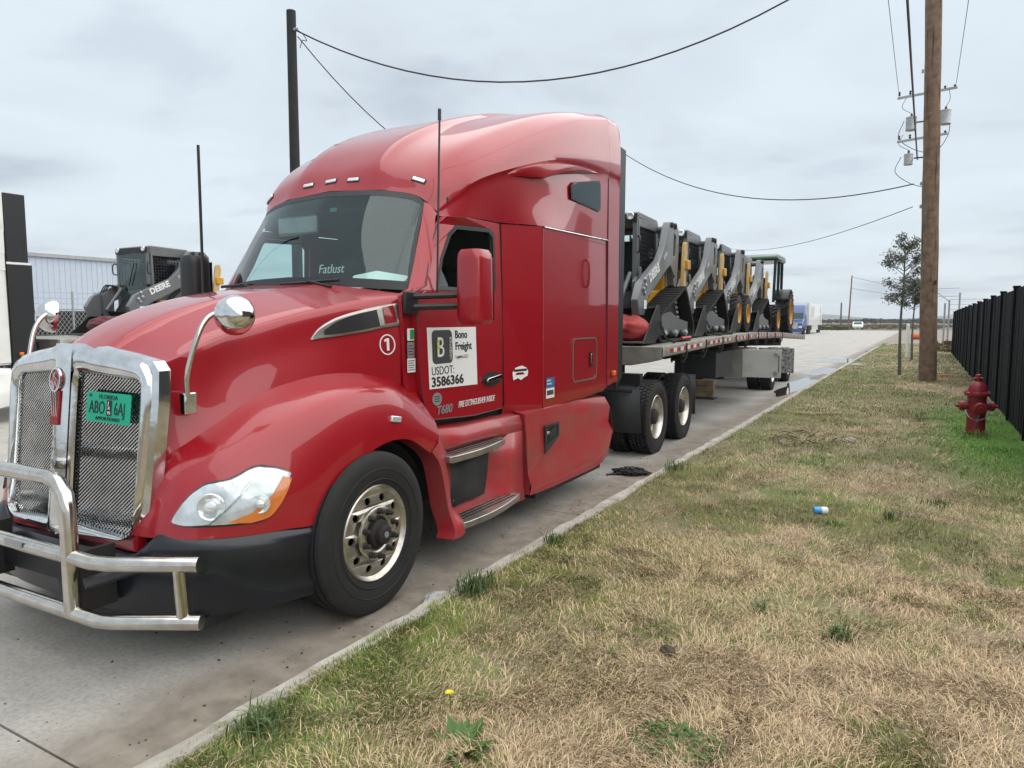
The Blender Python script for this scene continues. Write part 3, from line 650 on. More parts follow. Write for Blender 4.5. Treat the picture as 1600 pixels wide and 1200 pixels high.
RS = np.concatenate(rows); rmb = MB().grid(RS); hr = rmb.mesh('tmp2', 0); bmr = bmesh.new(); bmr.from_mesh(hr); BR = BVHTree.FromBMesh(bmr)
rmb.mirror().build('roof_fairing', RED, truck, smooth=32)
def on_roof(p, off):
    l, n, _, _ = BR.find_nearest(Vector(p)); n = n if (n.x * .5 + n.z * .7 - n.y * .3) > 0 else -n
    return l + n * off, n
for x in (-.88, -.28, -.03, .20, .80):
    (c, n) = on_roof((abs(x), 1.20, 2.93), .006); c.x *= 1 if x > 0 else -1; n.x *= 1 if x > 0 else -1
    mb = MB().box((0, 0, 0), (.105, .03, .02)); rot = Vector((0, 0, 1)).rotation_difference(n).to_matrix(); mb.v = [tuple(rot @ Vector(v) + c) for v in mb.v]
    cl = mb.build('clearance_light', LENS, truck, bevel=.006)
    mb = MB().box((0, 0, -.008), (.122, .044, .014)); mb.v = [tuple(rot @ Vector(v) + c) for v in mb.v]; mb.build('lamp_base', BLACK, cl, bevel=.004)
# side scoop and sleeper window
for s in (1, -1):
    sc_ = MB(); U = catmull([(1.10,2.0,3.06),(1.19,2.37,3.18),(1.245,2.84,3.285),(1.25,3.37,3.355),(1.215,3.85,3.39)], 6); L_ = catmull([(1.10,2.0,3.05),(1.175,2.37,3.095),(1.225,2.62,3.13),(1.24,2.97,3.225),(1.213,3.85,3.38)], 6)
    flip(sc_.grid([[u + np.array([-.07, 0, .03]), u, (u + l) / 2 + np.array([.008, 0, 0]), l, l + np.array([-.07, 0, -.01])] for u, l in zip(U, L_)]), s).build('side_scoop', RED, truck, smooth=45)
    wq = [(3.20, 3.02), (3.93, 2.99), (3.985, 3.03), (3.98, 3.29), (3.93, 3.32), (3.25, 3.19), (3.18, 3.14)]
    flip(MB().plate(wq, [], lambda u, v: (1.207, u, v), thick=(.006, 0, 0)), s).build('sleeper_window_seal', BLACK, truck)
    cy, cz = 3.6, 3.15
    flip(MB().plate([(cy + (y - cy) * .95, cz + (z - cz) * .9) for y, z in wq], [], lambda u, v: (1.215, u, v)), s).build('sleeper_window', GLASSD, truck)
# --- cab sides
def sx(v, u=9): return 1.115 - .055 * max(0, (v - 1.15)) / 1.5 - (.68 * max(0, 1.45 - u) ** 1.5 * min(1, max(0, (v - 2.05) / .55)))      # tumblehome of the door
for s in (1, -1):
    door = [(.86,1.10),(.80,1.30),(.775,1.60),(.775,2.03),(.93,2.08),(1.08,2.34),(1.20,2.56),(1.28,2.625),(1.48,2.637),(2.03,2.655),(2.025,1.8),(1.98,1.07),(1.5,1.06)]
    win = [(1.05,2.06),(1.17,2.29),(1.29,2.50),(1.36,2.56),(1.85,2.585),(1.915,2.54),(1.915,2.10),(1.87,2.055)]
    d = flip(MB().plate(door, [win], lambda u, v: (sx(v, u), u, v), thick=(-.05, 0, 0)), s).build('door', RED, truck, bevel=.006)
    cyw, czw = 1.5, 2.3
    inn = [(cyw + (y - cyw) * .94, czw + (z - czw) * .90) for y, z in win]
    fx = lambda u, v: (sx(v, u) - .02, u, v)
    flip(MB().plate([(cyw + (y - cyw) * 1.012, czw + (z - czw) * 1.02) for y, z in win], [inn], lambda u, v: (fx(u, v)[0] + .026, u, v), thick=(-.02, 0, 0)), s).build('window_seal', BLACK, d)
    flip(MB().plate(inn, [], fx), s).build('door_window', GLASSD if s > 0 else GLASS, d)
    for e_ in (door[:7], door[9:12], door[10:] + door[:1]): seam([(sx(v, u) * s + .001 * s, u, v) for u, v in e_], .0045, 'door_seam', BLACK, d)
    hd = empty('door_handle'); hd.parent = d
    flip(MB().plate(circ(1.80, 1.335, .155, 20, .062), [], lambda u, v: (sx(v) + .003, u, v), thick=(.002, 0, 0)), s).build('handle_recess', BLACK, hd)
    flip(MB().plate([(1.68,1.315),(1.92,1.335),(1.925,1.36),(1.90,1.37),(1.70,1.35),(1.675,1.335)], [], lambda u, v: (sx(v) + .02, u, v), thick=(.018, 0, 0)), s).build('handle_grip', CHROME, hd, bevel=.004)
    # A pillar
    po = catmull([(1.02,.86,2.045),(.995,.95,2.2),(.957,1.07,2.42),(.917,1.17,2.60),(.888,1.24,2.72)], 5); pi_ = catmull([(.965,.84,2.045),(.945,.93,2.2),(.915,1.04,2.42),(.885,1.14,2.60),(.858,1.21,2.735)], 5); pb = catmull([(1.06,.93,2.045),(1.042,1.02,2.2),(1.0,1.13,2.42),(.95,1.22,2.60),(.93,1.28,2.655)], 5)
    flip(MB().grid([[i_ + np.array([-.03, .03, 0]), i_, o_, b_] for i_, o_, b_ in zip(pi_, po, pb)]), s).build('a_pillar', RED, truck, smooth=50)
    flip(MB().grid([[(.93,.775,2.02),(1.03,.80,2.035),(1.085,.80,1.99)],[(.96,.85,2.045),(1.04,.87,2.05),(1.088,.90,2.04)]]), s).build('pillar_foot', RED, truck)
    # B panel flaring out to the sleeper, sleeper side
    flip(MB().grid([[(1.065,2.045,2.652),(1.192,2.60,2.685)],[(1.085,2.04,2.0),(1.205,2.59,2.0)],[(1.12,2.0,1.10),(1.21,2.575,1.04)],[(1.09,1.99,1.01),(1.19,2.57,.965)]]), s).build('cab_corner_panel', RED, truck, smooth=0)
    flip(MB().plate([(2.61,2.675),(4.235,2.712),(4.235,1.065),(2.585,.99)], [], lambda u, v: (1.192 + .018 * max(0, 2.7 - v) / 1.7, u, v), thick=(-.04, 0, 0)), s).build('sleeper_panel', RED, truck)
    flip(MB().plate([(2.585,.985),(4.235,1.058),(4.235,1.03),(2.585,.955)], [], lambda u, v: (1.18, u, v), thick=(-.04, 0, 0)), s).build('sleeper_sill', RED, truck)
    seam([(1.20 * s, 2.62, 2.695 - .012), (1.204 * s, 4.24, 2.722 - .004)], .006, 'roof_seam', CHROME)
    seam([(1.2095 * s, 2.588, 1.0), (1.194 * s, 2.605, 2.67)], .004, 'panel_seam', REDL); seam([(1.211 * s, 4.238, 1.06), (1.2 * s, 4.24, 3.4)], .007, 'panel_seam', BLACK)
    rv = MB()
    for k in range(11): rv.lathe([(.007, 0), (.005, .004), (.001, .005)], 'x', 6, (1.196, 3.5 + k * .07, 2.665))
    for k in range(16): rv.lathe([(.006, 0), (.004, .004), (.001, .005)], 'x', 6, (1.198, 4.2, 2.6 - k * .1))
    flip(rv, s).build('rivets', RED, truck)['kind'] = 'stuff'
    # luggage hatch
    hp = rrect(3.26, 1.19, 3.92, 1.645, .07); hp2 = rrect(3.275, 1.205, 3.905, 1.63, .06)
    flip(MB().plate(hp, [hp2], lambda u, v: (1.211, u, v), thick=(.004, 0, 0)), s).build('hatch_seal', ALU, truck)
    flip(MB().plate(rrect(3.72, 1.33, 3.79, 1.50, .02), [], lambda u, v: (1.212, u, v), thick=(.006, 0, 0)), s).build('hatch_latch', BLACK, truck)
    flip(MB().box((1.217, 3.755, 1.42), (.012, .03, .10)), s).build('latch_lever', CHROME, truck, bevel=.003)
    # grab handle
    flip(MB().tube(catmull([(1.20,3.62,2.18),(1.225,3.62,2.2),(1.235,3.62,2.32),(1.225,3.62,2.44),(1.20,3.62,2.46)], 4), .014, 8), s).build('grab_handle', RED, truck)
    # rear side extender
    sec = RS[:, -1, :]; G = []
    for yy, k_ in ((4.243, -.004), (4.50, -.02), (4.57, -.005), (4.60, .03)):
        G.append([(q[0] * (1 - .0 * k_), yy, q[2] - k_ * max(0, (q[2] - 3.3)) / .8) for q in sec] + [(1.205, yy, 2.2), (1.208, yy, 1.08 + (yy - 4.25) * .1)])
    flip(MB().grid(G), s).build('side_extender', RED, truck, smooth=40)
    flip(MB().plate([(4.585,1.02),(4.585,3.86),(4.93,3.84),(4.80,1.15)], [], lambda u, v: (1.19 - max(0, v - 3.5) * .10, u, v), thick=(-.02, 0, 0)), s).build('extender_rubber', BLACK, truck)
    flip(MB().box((1.235, 4.40, 1.22), (.035, .07, .055)), s).build('marker_lamp', AMB, truck, bevel=.008)
    # mirrors on the door
    mr = empty('door_mirror'); mr.parent = truck
    if s > 0:
        y0, y1, z0, z1 = .845, 1.085, 1.80, 2.32
    else: y0, y1, z0, z1 = .83, 1.05, 1.86, 2.40
    hb = MB(); prof = rrect(1.355, y0, 1.565, y1, .065, 5)
    G = []
    for k, (z, sc2) in enumerate(((z0, .86), (z0 + .015, .96), (z0 + .05, 1), (z1 - .07, .97), (z1 - .03, .93), (z1, .78))):
        G.append([(1.46 + (x - 1.46) * sc2, (y0 + y1) / 2 + (y - (y0 + y1) / 2) * sc2, z) for x, y in prof + prof[:1]])
    hb.grid(G); hb.add([G[0][i] for i in range(len(prof))], [tuple(range(len(prof)))]); hb.add([G[-1][i] for i in range(len(prof))], [tuple(range(len(prof)))])
    flip(hb, s).build('mirror_housing', RED if s > 0 else BLACK, mr, smooth=50)
    flip(MB().b2((1.375, y1 - .002, z0 + .03), (1.545, y1 + .006, z1 - .05)), s).build('mirror_glass', CHROME, mr)
    for zz, rr_ in ((2.005, .021), (1.93, .024)):
        flip(MB().tube([(1.09, .74, zz - .01), (1.36, .93, zz)], rr_, 8), s).build('mirror_bracket', BLACK, mr)
    flip(MB().b2((1.075, .63, 1.87), (1.10, .79, 2.03)), s).build('mirror_mount', BLACK, mr, bevel=.01)
    # whip aerial
    am = MB(); am.tube([(1.10 * s, 1.02, 2.03), (1.06 * s, 1.13, 3.30)], .008, 6); am.tube([(1.06 * s, 1.13, 3.30), (1.059 * s, 1.133, 3.38)], .013, 6)
    if s > 0: am.build('whip_aerial', BLACK, truck)
    else: MB().tube([(-1.08, .72, 2.0), (-1.05, .70, 3.27)], .012, 6).build('whip_aerial', BLACK, truck)
MB().grid([[(x, 4.24, z) for x in (-1.19, 1.19)] for z in (1.06, 3.9)]).build('sleeper_back_wall', DARK, truck)
MB().b2((-1.0, 4.26, 1.1), (1.0, 4.30, 3.95)).build('rear_panel', DARK, truck)
# --- interior
MB().b2((-.90, .74, 1.55), (.90, 1.12, 2.0)).build('dashboard', INT, truck, bevel=.04)
MB().b2((-1.04, .7, 1.0), (1.04, 4.2, 1.08)).build('cab_floor', INT, truck)
MB().b2((-1.05, 2.35, 1.08), (1.05, 2.40, 3.2)).build('sleeper_curtain', INT, truck)
MB().b2((-.98, 1.35, 2.74), (.98, 2.35, 2.78)).build('headliner', INT, truck)
for s in (1, -1):
    st = MB().b2((.28 * s, 1.45, 1.35), (.78 * s, 2.0, 1.55)); st.b2((.28 * s, 1.92, 1.5), (.78 * s, 2.1, 2.25)); st.b2((.38 * s, 1.95, 2.27), (.68 * s, 2.06, 2.45)); st.build('seat', SEATM, truck, bevel=.05)
    (MB().b2((-.70, 1.20, 2.56), (-.25, 1.25, 2.72)).build('sun_visor', GALV, truck, bevel=.02) if s < 0 else None)
sw = MB().lathe([(.20 + .016 * math.cos(a), .016 * math.sin(a)) for a in np.linspace(0, 2 * math.pi, 9)], 'z', 28); sw.box((0, 0, 0), (.36, .05, .02)); sw.box((0, 0, -.02), (.12, .12, .04))
rot = Matrix.Rotation(R(52), 3, 'X'); sw.v = [tuple(rot @ Vector(v) + Vector((.52, 1.22, 1.99))) for v in sw.v]; sw.build('steering_wheel', BLACK, truck)
pp = MB(); pp.grid([[(.42, .80, 2.06), (.64, .80, 2.07), (.84, .88, 2.06)], [(.36, .96, 2.175), (.58, .97, 2.205), (.84, 1.03, 2.16)]]); pp.grid([[(.40, .82, 2.05), (.60, .80, 2.06)], [(.44, .92, 2.125), (.70, .92, 2.13)]]); pp.build('dash_papers', PAPER, truck, smooth=0)
text('dash_lettering', 'Fatlust', .10, WHT, truck, face_my(.0, .95, 2.20), shear=.25)
MB().box((-.05, 1.20, 2.74), (.07, .004, .03)).build('screen_sticker', mat('teal_sticker', (.05, .42, .42), .5), truck)

# --- lettering and stickers on the driver's side
sgn = MB().plate([(.895,1.325),(1.565,1.31),(1.57,1.775),(.89,1.775)], [], lambda u, v: (sx(v) + .002, u, v), thick=(.0015, 0, 0)).build('company_sign', WHT, truck)
X = 1.119
def xt(v): return sx(v) + .0045
def st(body, y, z, size, m=INK, sx_=1.0, **k): return text('sign_lettering', body, size, m, sgn, face_x(xt(z), y, z) @ Matrix.Rotation(R(-2), 4, 'X'), sx=sx_, depth=.001, **k)
st('Bono', 1.255, 1.690, .085, sx_=.98, bold=.002); st('Freight', 1.255, 1.600, .085, sx_=1.0, bold=.002); st('Logistics LLC', 1.255, 1.535, .036, sx_=.95)
st('USDOT:', .925, 1.425, .088, sx_=.98); st('3586366', .92, 1.340, .098, sx_=1.28, bold=.003)
MB().plate(rrect(.945, 1.505, 1.215, 1.755, .04), [], lambda u, v: (xt(v), u, v), thick=(.001, 0, 0)).build('sign_logo', GREYV, sgn)
text('sign_lettering', 'B', .215, WHT, sgn, face_x(xt(1.6) + .0025, 1.0, 1.555), sx=.85); text('sign_lettering', 'F', .17, LIME, sgn, face_x(xt(1.6) + .0045, .995, 1.565), sx=.6)
text('sign_lettering', 'LOGISTICS', .036, WHT, sgn, face_x(xt(1.6) + .0025, 1.198, 1.53, R(90)), sx=1.0)
st2 = lambda body, y, z, size, m, **k: text('side_lettering', body, size, m, truck, face_x(sx(z) + .003, y, z), depth=.001, **k)
st2('T680', .965, 1.13, .088, GALV, shear=.25, sx=1.15, bold=.002); st2('FIRE EXTINGUISHER INSIDE', 1.27, 1.150, .070, WHT, shear=.25, sx=.66)
def sticker(name, poly, m, x=None): return MB().plate(poly, [], lambda u, v: ((x if x else sx(v)) + .003, u, v), thick=(.001, 0, 0)).build(name, m, truck)
s1 = sticker('permit_sticker', rrect(.675, 1.685, .755, 1.77, .006), WHT, 1.077); s2 = sticker('permit_sticker', rrect(.675, 1.565, .755, 1.675, .006), GALV, 1.077); s3 = sticker('permit_sticker', rrect(.672, 1.46, .765, 1.56, .004), WHT, 1.077)
MB().plate(rrect(.705, 1.693, .752, 1.763, .004), [], lambda u, v: (1.083, u, v)).build('sticker_print', GREENS, s1)
for i in range(5): MB().b2((1.0815, .68, 1.475 + i * .016), (1.082, .755 - .01 * (i % 2), 1.481 + i * .016)).build('sticker_print', GREYV, s3)
for i in range(4): MB().b2((1.0815, .684, 1.585 + i * .02), (1.082, .745 - .012 * (i % 2), 1.592 + i * .02)).build('sticker_print', GREYV, s2)
s4 = sticker('round_sticker', circ(.985, 1.245, .062, 24, .048), GALV)
for i in range(3): MB().b2((sx(1.2) + .0042, .95, 1.225 + i * .018), (sx(1.2) + .0048, 1.02, 1.232 + i * .018)).build('sticker_print', GREYV, s4)
bmask = [(2.13,1.33),(2.20,1.345),(2.24,1.325),(2.29,1.345),(2.34,1.36),(2.35,1.40),(2.33,1.43),(2.26,1.455),(2.17,1.44),(2.12,1.40)]
fx2 = lambda u, v, o=0: (1.118 + (u - 2.0) / .575 * .092 + .004 + o - .02 * (v - 1.1), u, v)
s5 = MB().plate([(y, z - .03) for y, z in bmask], [], fx2).build('freight_sticker', WHT, truck)
MB().plate([(2.14,1.375),(2.33,1.375),(2.33,1.395),(2.14,1.395)], [], lambda u, v: fx2(u, v, .002)).build('sticker_print', INK, s5)
MB().plate([(2.16,1.345),(2.30,1.345),(2.27,1.365),(2.18,1.365)], [], lambda u, v: fx2(u, v, .002)).build('sticker_print', REDL, s5)
s6 = sticker('blue_sticker', rrect(2.64, 1.19, 2.82, 1.285, .003), BLUES, 1.211); s7 = sticker('blue_sticker', rrect(2.64, 1.09, 2.82, 1.187, .003), WHT, 1.211)
MB().b2((1.2155, 2.655, 1.12), (1.216, 2.80, 1.165)).build('sticker_print', GREYV, s7)
text('sticker_print', 'SERVICE', .025, WHT, s6, face_x(1.2155, 2.655, 1.25)); text('sticker_print', 'AVAILABLE', .022, WHT, s6, face_x(1.2155, 2.655, 1.22))

# --- steps and side fairings
for s in (1, -1):
    sk = empty('side_skirt'); sk.parent = truck
    # leading pillar behind the wheel
    po = catmull([(1.25,.72,.905),(1.262,.80,.80),(1.268,.85,.62),(1.28,.88,.45),(1.32,.90,.30),(1.32,.88,.235)], 4); pb = catmull([(1.20,.88,1.0),(1.21,.95,.84),(1.22,.98,.62),(1.225,1.0,.45),(1.31,1.04,.33),(1.31,1.06,.24)], 4)
    flip(MB().grid([[a + np.array([-.14, -.02, 0]), a, (a + b) / 2 + np.array([.02, 0, 0]), b, b + np.array([-.12, .03, 0])] for a, b in zip(po, pb)]), s).build('skirt_pillar', RED2, sk, smooth=50)
    # top shoulder under the door
    flip(MB().grid([[(1.02,.78,1.06),(1.06,1.3,1.03),(1.08,1.75,1.02),(1.10,2.13,1.01)],[(1.13,.80,1.02),(1.12,1.3,.99),(1.13,1.75,.99),(1.20,2.13,.995)],[(1.185,.90,.90),(1.175,1.3,.91),(1.19,1.75,.92),(1.225,2.13,.93)],[(1.175,.93,.85),(1.165,1.3,.85),(1.17,1.75,.85),(1.225,2.13,.80)]]), s).build('skirt_shoulder', RED2, sk, smooth=60, solid=.02)
    flip(MB().grid([[(1.18,.98,.86),(1.13,1.2,.86),(1.12,1.5,.86),(1.14,1.75,.86),(1.215,1.95,.86),(1.228,2.13,.86)],[(1.18,.99,.60),(1.12,1.2,.60),(1.11,1.5,.60),(1.13,1.72,.60),(1.205,1.88,.60),(1.235,2.125,.60)],[(1.19,1.0,.37),(1.12,1.2,.37),(1.11,1.5,.37),(1.13,1.72,.37),(1.20,1.85,.37),(1.25,2.11,.37)],[(1.27,1.02,.255),(1.27,1.2,.255),(1.265,1.5,.255),(1.26,1.72,.255),(1.26,1.9,.255),(1.265,2.11,.255)]]), s).build('skirt_panel', RED2, sk, smooth=60, solid=.01)
    flip(MB().grid([[(1.15,1.10,.80),(1.14,1.4,.80),(1.155,1.68,.80)],[(1.145,1.10,.58),(1.135,1.4,.58),(1.15,1.66,.58)],[(1.16,1.09,.40),(1.145,1.4,.40),(1.155,1.60,.40)]]), s).build('kick_panel', FLAP, sk, solid=.01)
    for bz_, by_ in ((.74, 1.13), (.45, 1.13), (.74, 1.65), (.50, 1.62)): flip(MB().lathe([(.008, 0), (.006, .006), (.001, .007)], 'x', 8, (1.157, by_, bz_)), s).build('panel_screw', CHROME, sk)
    for (y0, y1, z, xo, xi) in ((.88, 1.84, .845, 1.33, 1.14), (1.0, 2.03, .335, 1.37, 1.11)):
        outer_ = [(xi, y0 + .02), (xo - .035, y0)] + [(xo - .045 * ((t - .3) / .7) ** 2 * 2.2 if t > .3 else xo - .02 * (1 - t / .3), y0 + (y1 - y0) * t) for t in np.linspace(.05, .95, 9)] + [(xi + .04, y1), (xi, y1 - .12)]
        stp = flip(MB().prism(outer_, z - .05, z, 'z'), s).build('step', ALU, sk, bevel=.006)
        slots = MB()
        for i in range(18):
            for j in range(4):
                yy = y0 + .10 + i * (y1 - y0 - .24) / 17; xx = xi + .035 + j * .042
                if xx < xo - .045: slots.box((xx * s, yy, z + .001), (.017, .030, .004))
        slots.build('step_slots', DARK, stp, smooth=0)['kind'] = 'stuff'
    # rear fairing with crease
    ty_ = [2.16, 2.6, 3.2, 3.8, 4.22]
    TP = [(1.235,2.16,1.0),(1.235,2.6,1.005),(1.22,3.2,1.0),(1.205,3.8,.985),(1.19,4.22,.96)]
    M1 = [(1.266,2.17,.46),(1.27,2.6,.66),(1.268,3.2,.80),(1.262,3.8,.855),(1.25,4.24,.85)]
    M2 = [(1.264,2.18,.44),(1.232,2.6,.56),(1.222,3.2,.66),(1.228,3.8,.69),(1.235,4.235,.68)]
    M3 = [(1.29,2.19,.35),(1.305,2.6,.41),(1.312,3.2,.50),(1.312,3.8,.56),(1.29,4.23,.57)]
    B1 = [(1.27,2.20,.265),(1.28,2.6,.255),(1.285,3.2,.25),(1.285,3.8,.25),(1.26,4.15,.30)]
    IN = [(1.10,2.16,1.02),(1.10,2.6,1.02),(1.08,3.2,1.015),(1.06,3.8,1.0),(1.05,4.22,.97)]; IB = [(1.1,2.2,.26),(1.1,2.6,.25),(1.1,3.2,.245),(1.1,3.8,.245),(1.1,4.15,.295)]
    Gq = np.array([catmull(l, 4) for l in (IN, TP, M1, M2, M3, B1, IB)])
    flip(MB().grid(Gq), s).build('tank_fairing', RED2, sk, smooth=55)
    flip(MB().grid([[(1.235,2.165,1.0),(1.1,2.17,1.0)],[(1.252,2.175,.8),(1.1,2.18,.8)],[(1.27,2.2,.27),(1.1,2.2,.27)]]), s).build('fairing_front_edge', RED2, sk)
    flip(MB().grid([[(1.195,4.235,.965),(1.10,4.36,.95),(1.0,4.38,.95)],[(1.255,4.255,.82),(1.20,4.40,.80),(1.02,4.43,.80)],[(1.29,4.245,.53),(1.24,4.39,.52),(1.04,4.42,.52)],[(1.265,4.17,.305),(1.22,4.33,.35),(1.04,4.36,.35)]]), s).build('fairing_end_cap', RED2, sk, smooth=50)
    flip(MB().plate([(2.50,.595),(2.50,.86),(2.80,.86),(2.80,.72)], [[(2.53,.66),(2.53,.835),(2.77,.835),(2.77,.735)]], lambda u, v: (1.268, u, v), thick=(.012, 0, 0)), s).build('filler_frame', FLAP, sk)
    flip(MB().plate([(2.52,.62),(2.52,.845),(2.78,.845),(2.78,.73)], [], lambda u, v: (1.268, u, v)), s).build('filler_pocket', BLACK, sk)
    flip(MB().plate([(2.60,.72),(2.60,.80),(2.76,.835),(2.77,.735)], [], lambda u, v: (1.272, u, v)), s).build('filler_plate', FLAP, sk)
    flip(MB().box((1.275, 2.56, .78), (.015, .05, .03)), s).build('filler_cap', CHROME, sk, bevel=.005)
    flip(MB().b2((1.10, 2.35, .20), (1.25, 3.95, .252)), s).build('lower_skirt_rubber', BLACK, sk)
    # mudguard before the drive wheels
    flip(MB().grid([[(.58,5.30,1.05),(1.24,5.30,1.05)],[(.58,5.36,.62),(1.24,5.36,.62)],[(.58,5.42,.37),(1.24,5.42,.37)]]), s).build('mudguard', FLAP, truck, solid=.012)
    flip(MB().box((.93, 5.33, 1.08), (.66, .12, .14)), s).build('mudguard_bracket', BLACK, truck)
    flip(MB().tube([(.45, 5.24, .93), (1.16, 5.24, .93)], .025, 8), s).build('mudguard_rail', BLACK, truck)
    flip(MB().grid([[(.60,8.16,.95),(1.24,8.16,.95)],[(.60,8.20,.30),(1.24,8.20,.30)]]), s).build('mudflap', FLAP, truck, solid=.012)
    MB().b2((.36 * s - .04, -.9, .62), (.36 * s + .04, 8.2, .88)).build('chassis_rail', DARK, truck)
    arch = MB().lathe([(.60, .78), (.60, 1.18)], 'x', 20, (0, .14, .47), R(10), R(175)); flip(arch, s).build('wheel_arch_liner', BLACK, truck)
MB().b2((-.34, -.6, .5), (.34, .9, 1.5)).build('engine_block', DARK, truck)
MB().b2((-.75, 1.1, .35), (.75, 4.1, .9)).build('underbody', DARK, truck)
MB().b2((-.32, 6.3, .95), (.32, 7.4, 1.16)).build('fifth_wheel', DARK, truck, bevel=.03)

# --- wheels
def tyre_prof(Rr, wd, rim=.292):
    w = wd / 2; p = [(rim, -w * .72), (rim + .015, -w * .88), (rim + .07, -w * 1.0), (Rr - .07, -w * 1.0), (Rr - .03, -w * .95), (Rr - .006, -w * .84)]
    for h in (-.62, -.22, .22, .62):
        p += [(Rr, (h - .05) * w), (Rr - .013, (h - .04) * w), (Rr - .013, (h + .04) * w), (Rr, (h + .05) * w)]
    return p + [(r, -h) for r, h in p[5::-1]]
def make_wheel(kind, Rr, wd, lugs=False):
    e_ = empty(kind)
    MB().lathe(tyre_prof(Rr, wd), 'x', 64).build('tyre', RUB, e_, smooth=35)
    w = wd / 2
    for rr in (.335, .40): MB().lathe([(rr, w + .0005), (rr + .004, w + .004), (rr + .008, w + .0005)], 'x', 64).build('sidewall_rib', RUB, e_)
    if lugs:
        lg = MB()
        for k in range(52):
            a = 2 * math.pi * k / 52
            for j, h in enumerate((-.8, -.42, 0, .42, .8)):
                aa = a + (j % 2) * math.pi / 52; lg.box((h * w, Rr * math.cos(aa), Rr * math.sin(aa)), (w * .30, .045, .02), Matrix.Rotation(aa - math.pi / 2, 3, 'X'))
        lg.build('tread', RUB, e_, smooth=0)
    if kind == 'steer_wheel':
        f = lambda r: w - .012 - .026 * max(0, (r - .15) / .12)
        MB().lathe([(.300, w - .035), (.303, w - .02), (.296, w - .012), (.283, w - .03), (.272, f(.27))], 'x', 48).build('rim', RIMM, e_)
        holes = [circ(.222 * math.cos(2 * math.pi * k / 10), .222 * math.sin(2 * math.pi * k / 10), .0245, 14) for k in range(10)]
        MB().plate(circ(0, 0, .275, 48), holes, lambda u, v: (f(math.hypot(u, v)), u, v), thick=(-.012, 0, 0)).build('disc', RIMM, e_, smooth=20)
        MB().lathe([(.17, w - .02), (.168, w - .006), (.155, w + .002), (.12, w + .002), (.105, w - .01), (.10, w - .03)], 'x', 40).build('hub_flange', RIMM, e_)
        MB().lathe([(.092, w - .03), (.086, w + .012), (.072, w + .02), (.062, w + .022), (.060, w + .055), (.050, w + .062), (.024, w + .062), (.02, w + .058), (.001, w + .058)], 'x', 28).build('hub', DARK, e_)
        MB().lathe([(.02, w + .059), (.019, w + .065), (.012, w + .066), (.001, w + .062)], 'x', 16).build('hub_cap', GALV, e_)
        MB().lathe([(.30, w - .06), (.30, -w * .7), (.05, -w * .6)], 'x', 32).build('wheel_well', DARK, e_)
        nut = MB().lathe([(.021, 0), (.021, .012), (.015, .016), (.015, .04), (.010, .046), (.001, .047)], 'x', 6).mesh('lug_nut'); nut.materials.append(DARK)
        for k in range(10):
            a = 2 * math.pi * (k + .5) / 10; o = bpy.data.objects.new('lug_nut', nut); link(o, e_); o.location = (w, .142 * math.cos(a), .142 * math.sin(a))
    else:
        MB().lathe([(.300, w - .03), (.304, w - .015), (.296, w - .008), (.284, w - .03), (.272, w - .06), (.262, w - .13), (.23, w - .155), (.15, w - .165), (.13, w - .15)], 'x', 48).build('rim', RIMM, e_)
        MB().lathe([(.135, w - .165), (.13, w - .10), (.11, w - .09), (.10, w - .03), (.08, w - .02), (.001, w - .02)], 'x', 28).build('hub', DARK, e_)
        nut = MB().lathe([(.018, 0), (.018, .02), (.012, .035), (.001, .036)], 'x', 6).mesh('lug_nut'); nut.materials.append(DARK)
        for k in range(10):
            a = 2 * math.pi * k / 10; o = bpy.data.objects.new('lug_nut', nut); link(o, e_); o.location = (w - .165, .165 * math.cos(a), .165 * math.sin(a))
    return e_
def put(wheel, parent, loc, side, spin=0, steer=0):
    c = copy_tree(wheel, parent); c.location = loc; c.rotation_euler = (0, 0, steer if side > 0 else math.pi + steer); return c
steer_w = make_wheel('steer_wheel', .508, .29); drive_w = make_wheel('drive_wheel', .50, .27, True)
steer_w.parent = truck; steer_w.location = (1.31 - .145, .05, .506); put(steer_w, truck, (-1.31 + .145, .05, .506), -1)
first = True
for y in (6.13, 7.53):
    for s in (1, -1):
        for x in (1.24 - .135, .905 - .135):
            if first: drive_w.parent = truck; drive_w.location = (x, y, .5); first = False
            else: put(drive_w, truck, (x * s, y, .5), s)
    MB().tube([(-1.0, y, .5), (1.0, y, .5)], .09, 10).build('axle', DARK, truck)
MB().tube([(-1.0, .14, .45), (1.0, .14, .45)], .06, 10).build('axle', DARK, truck)
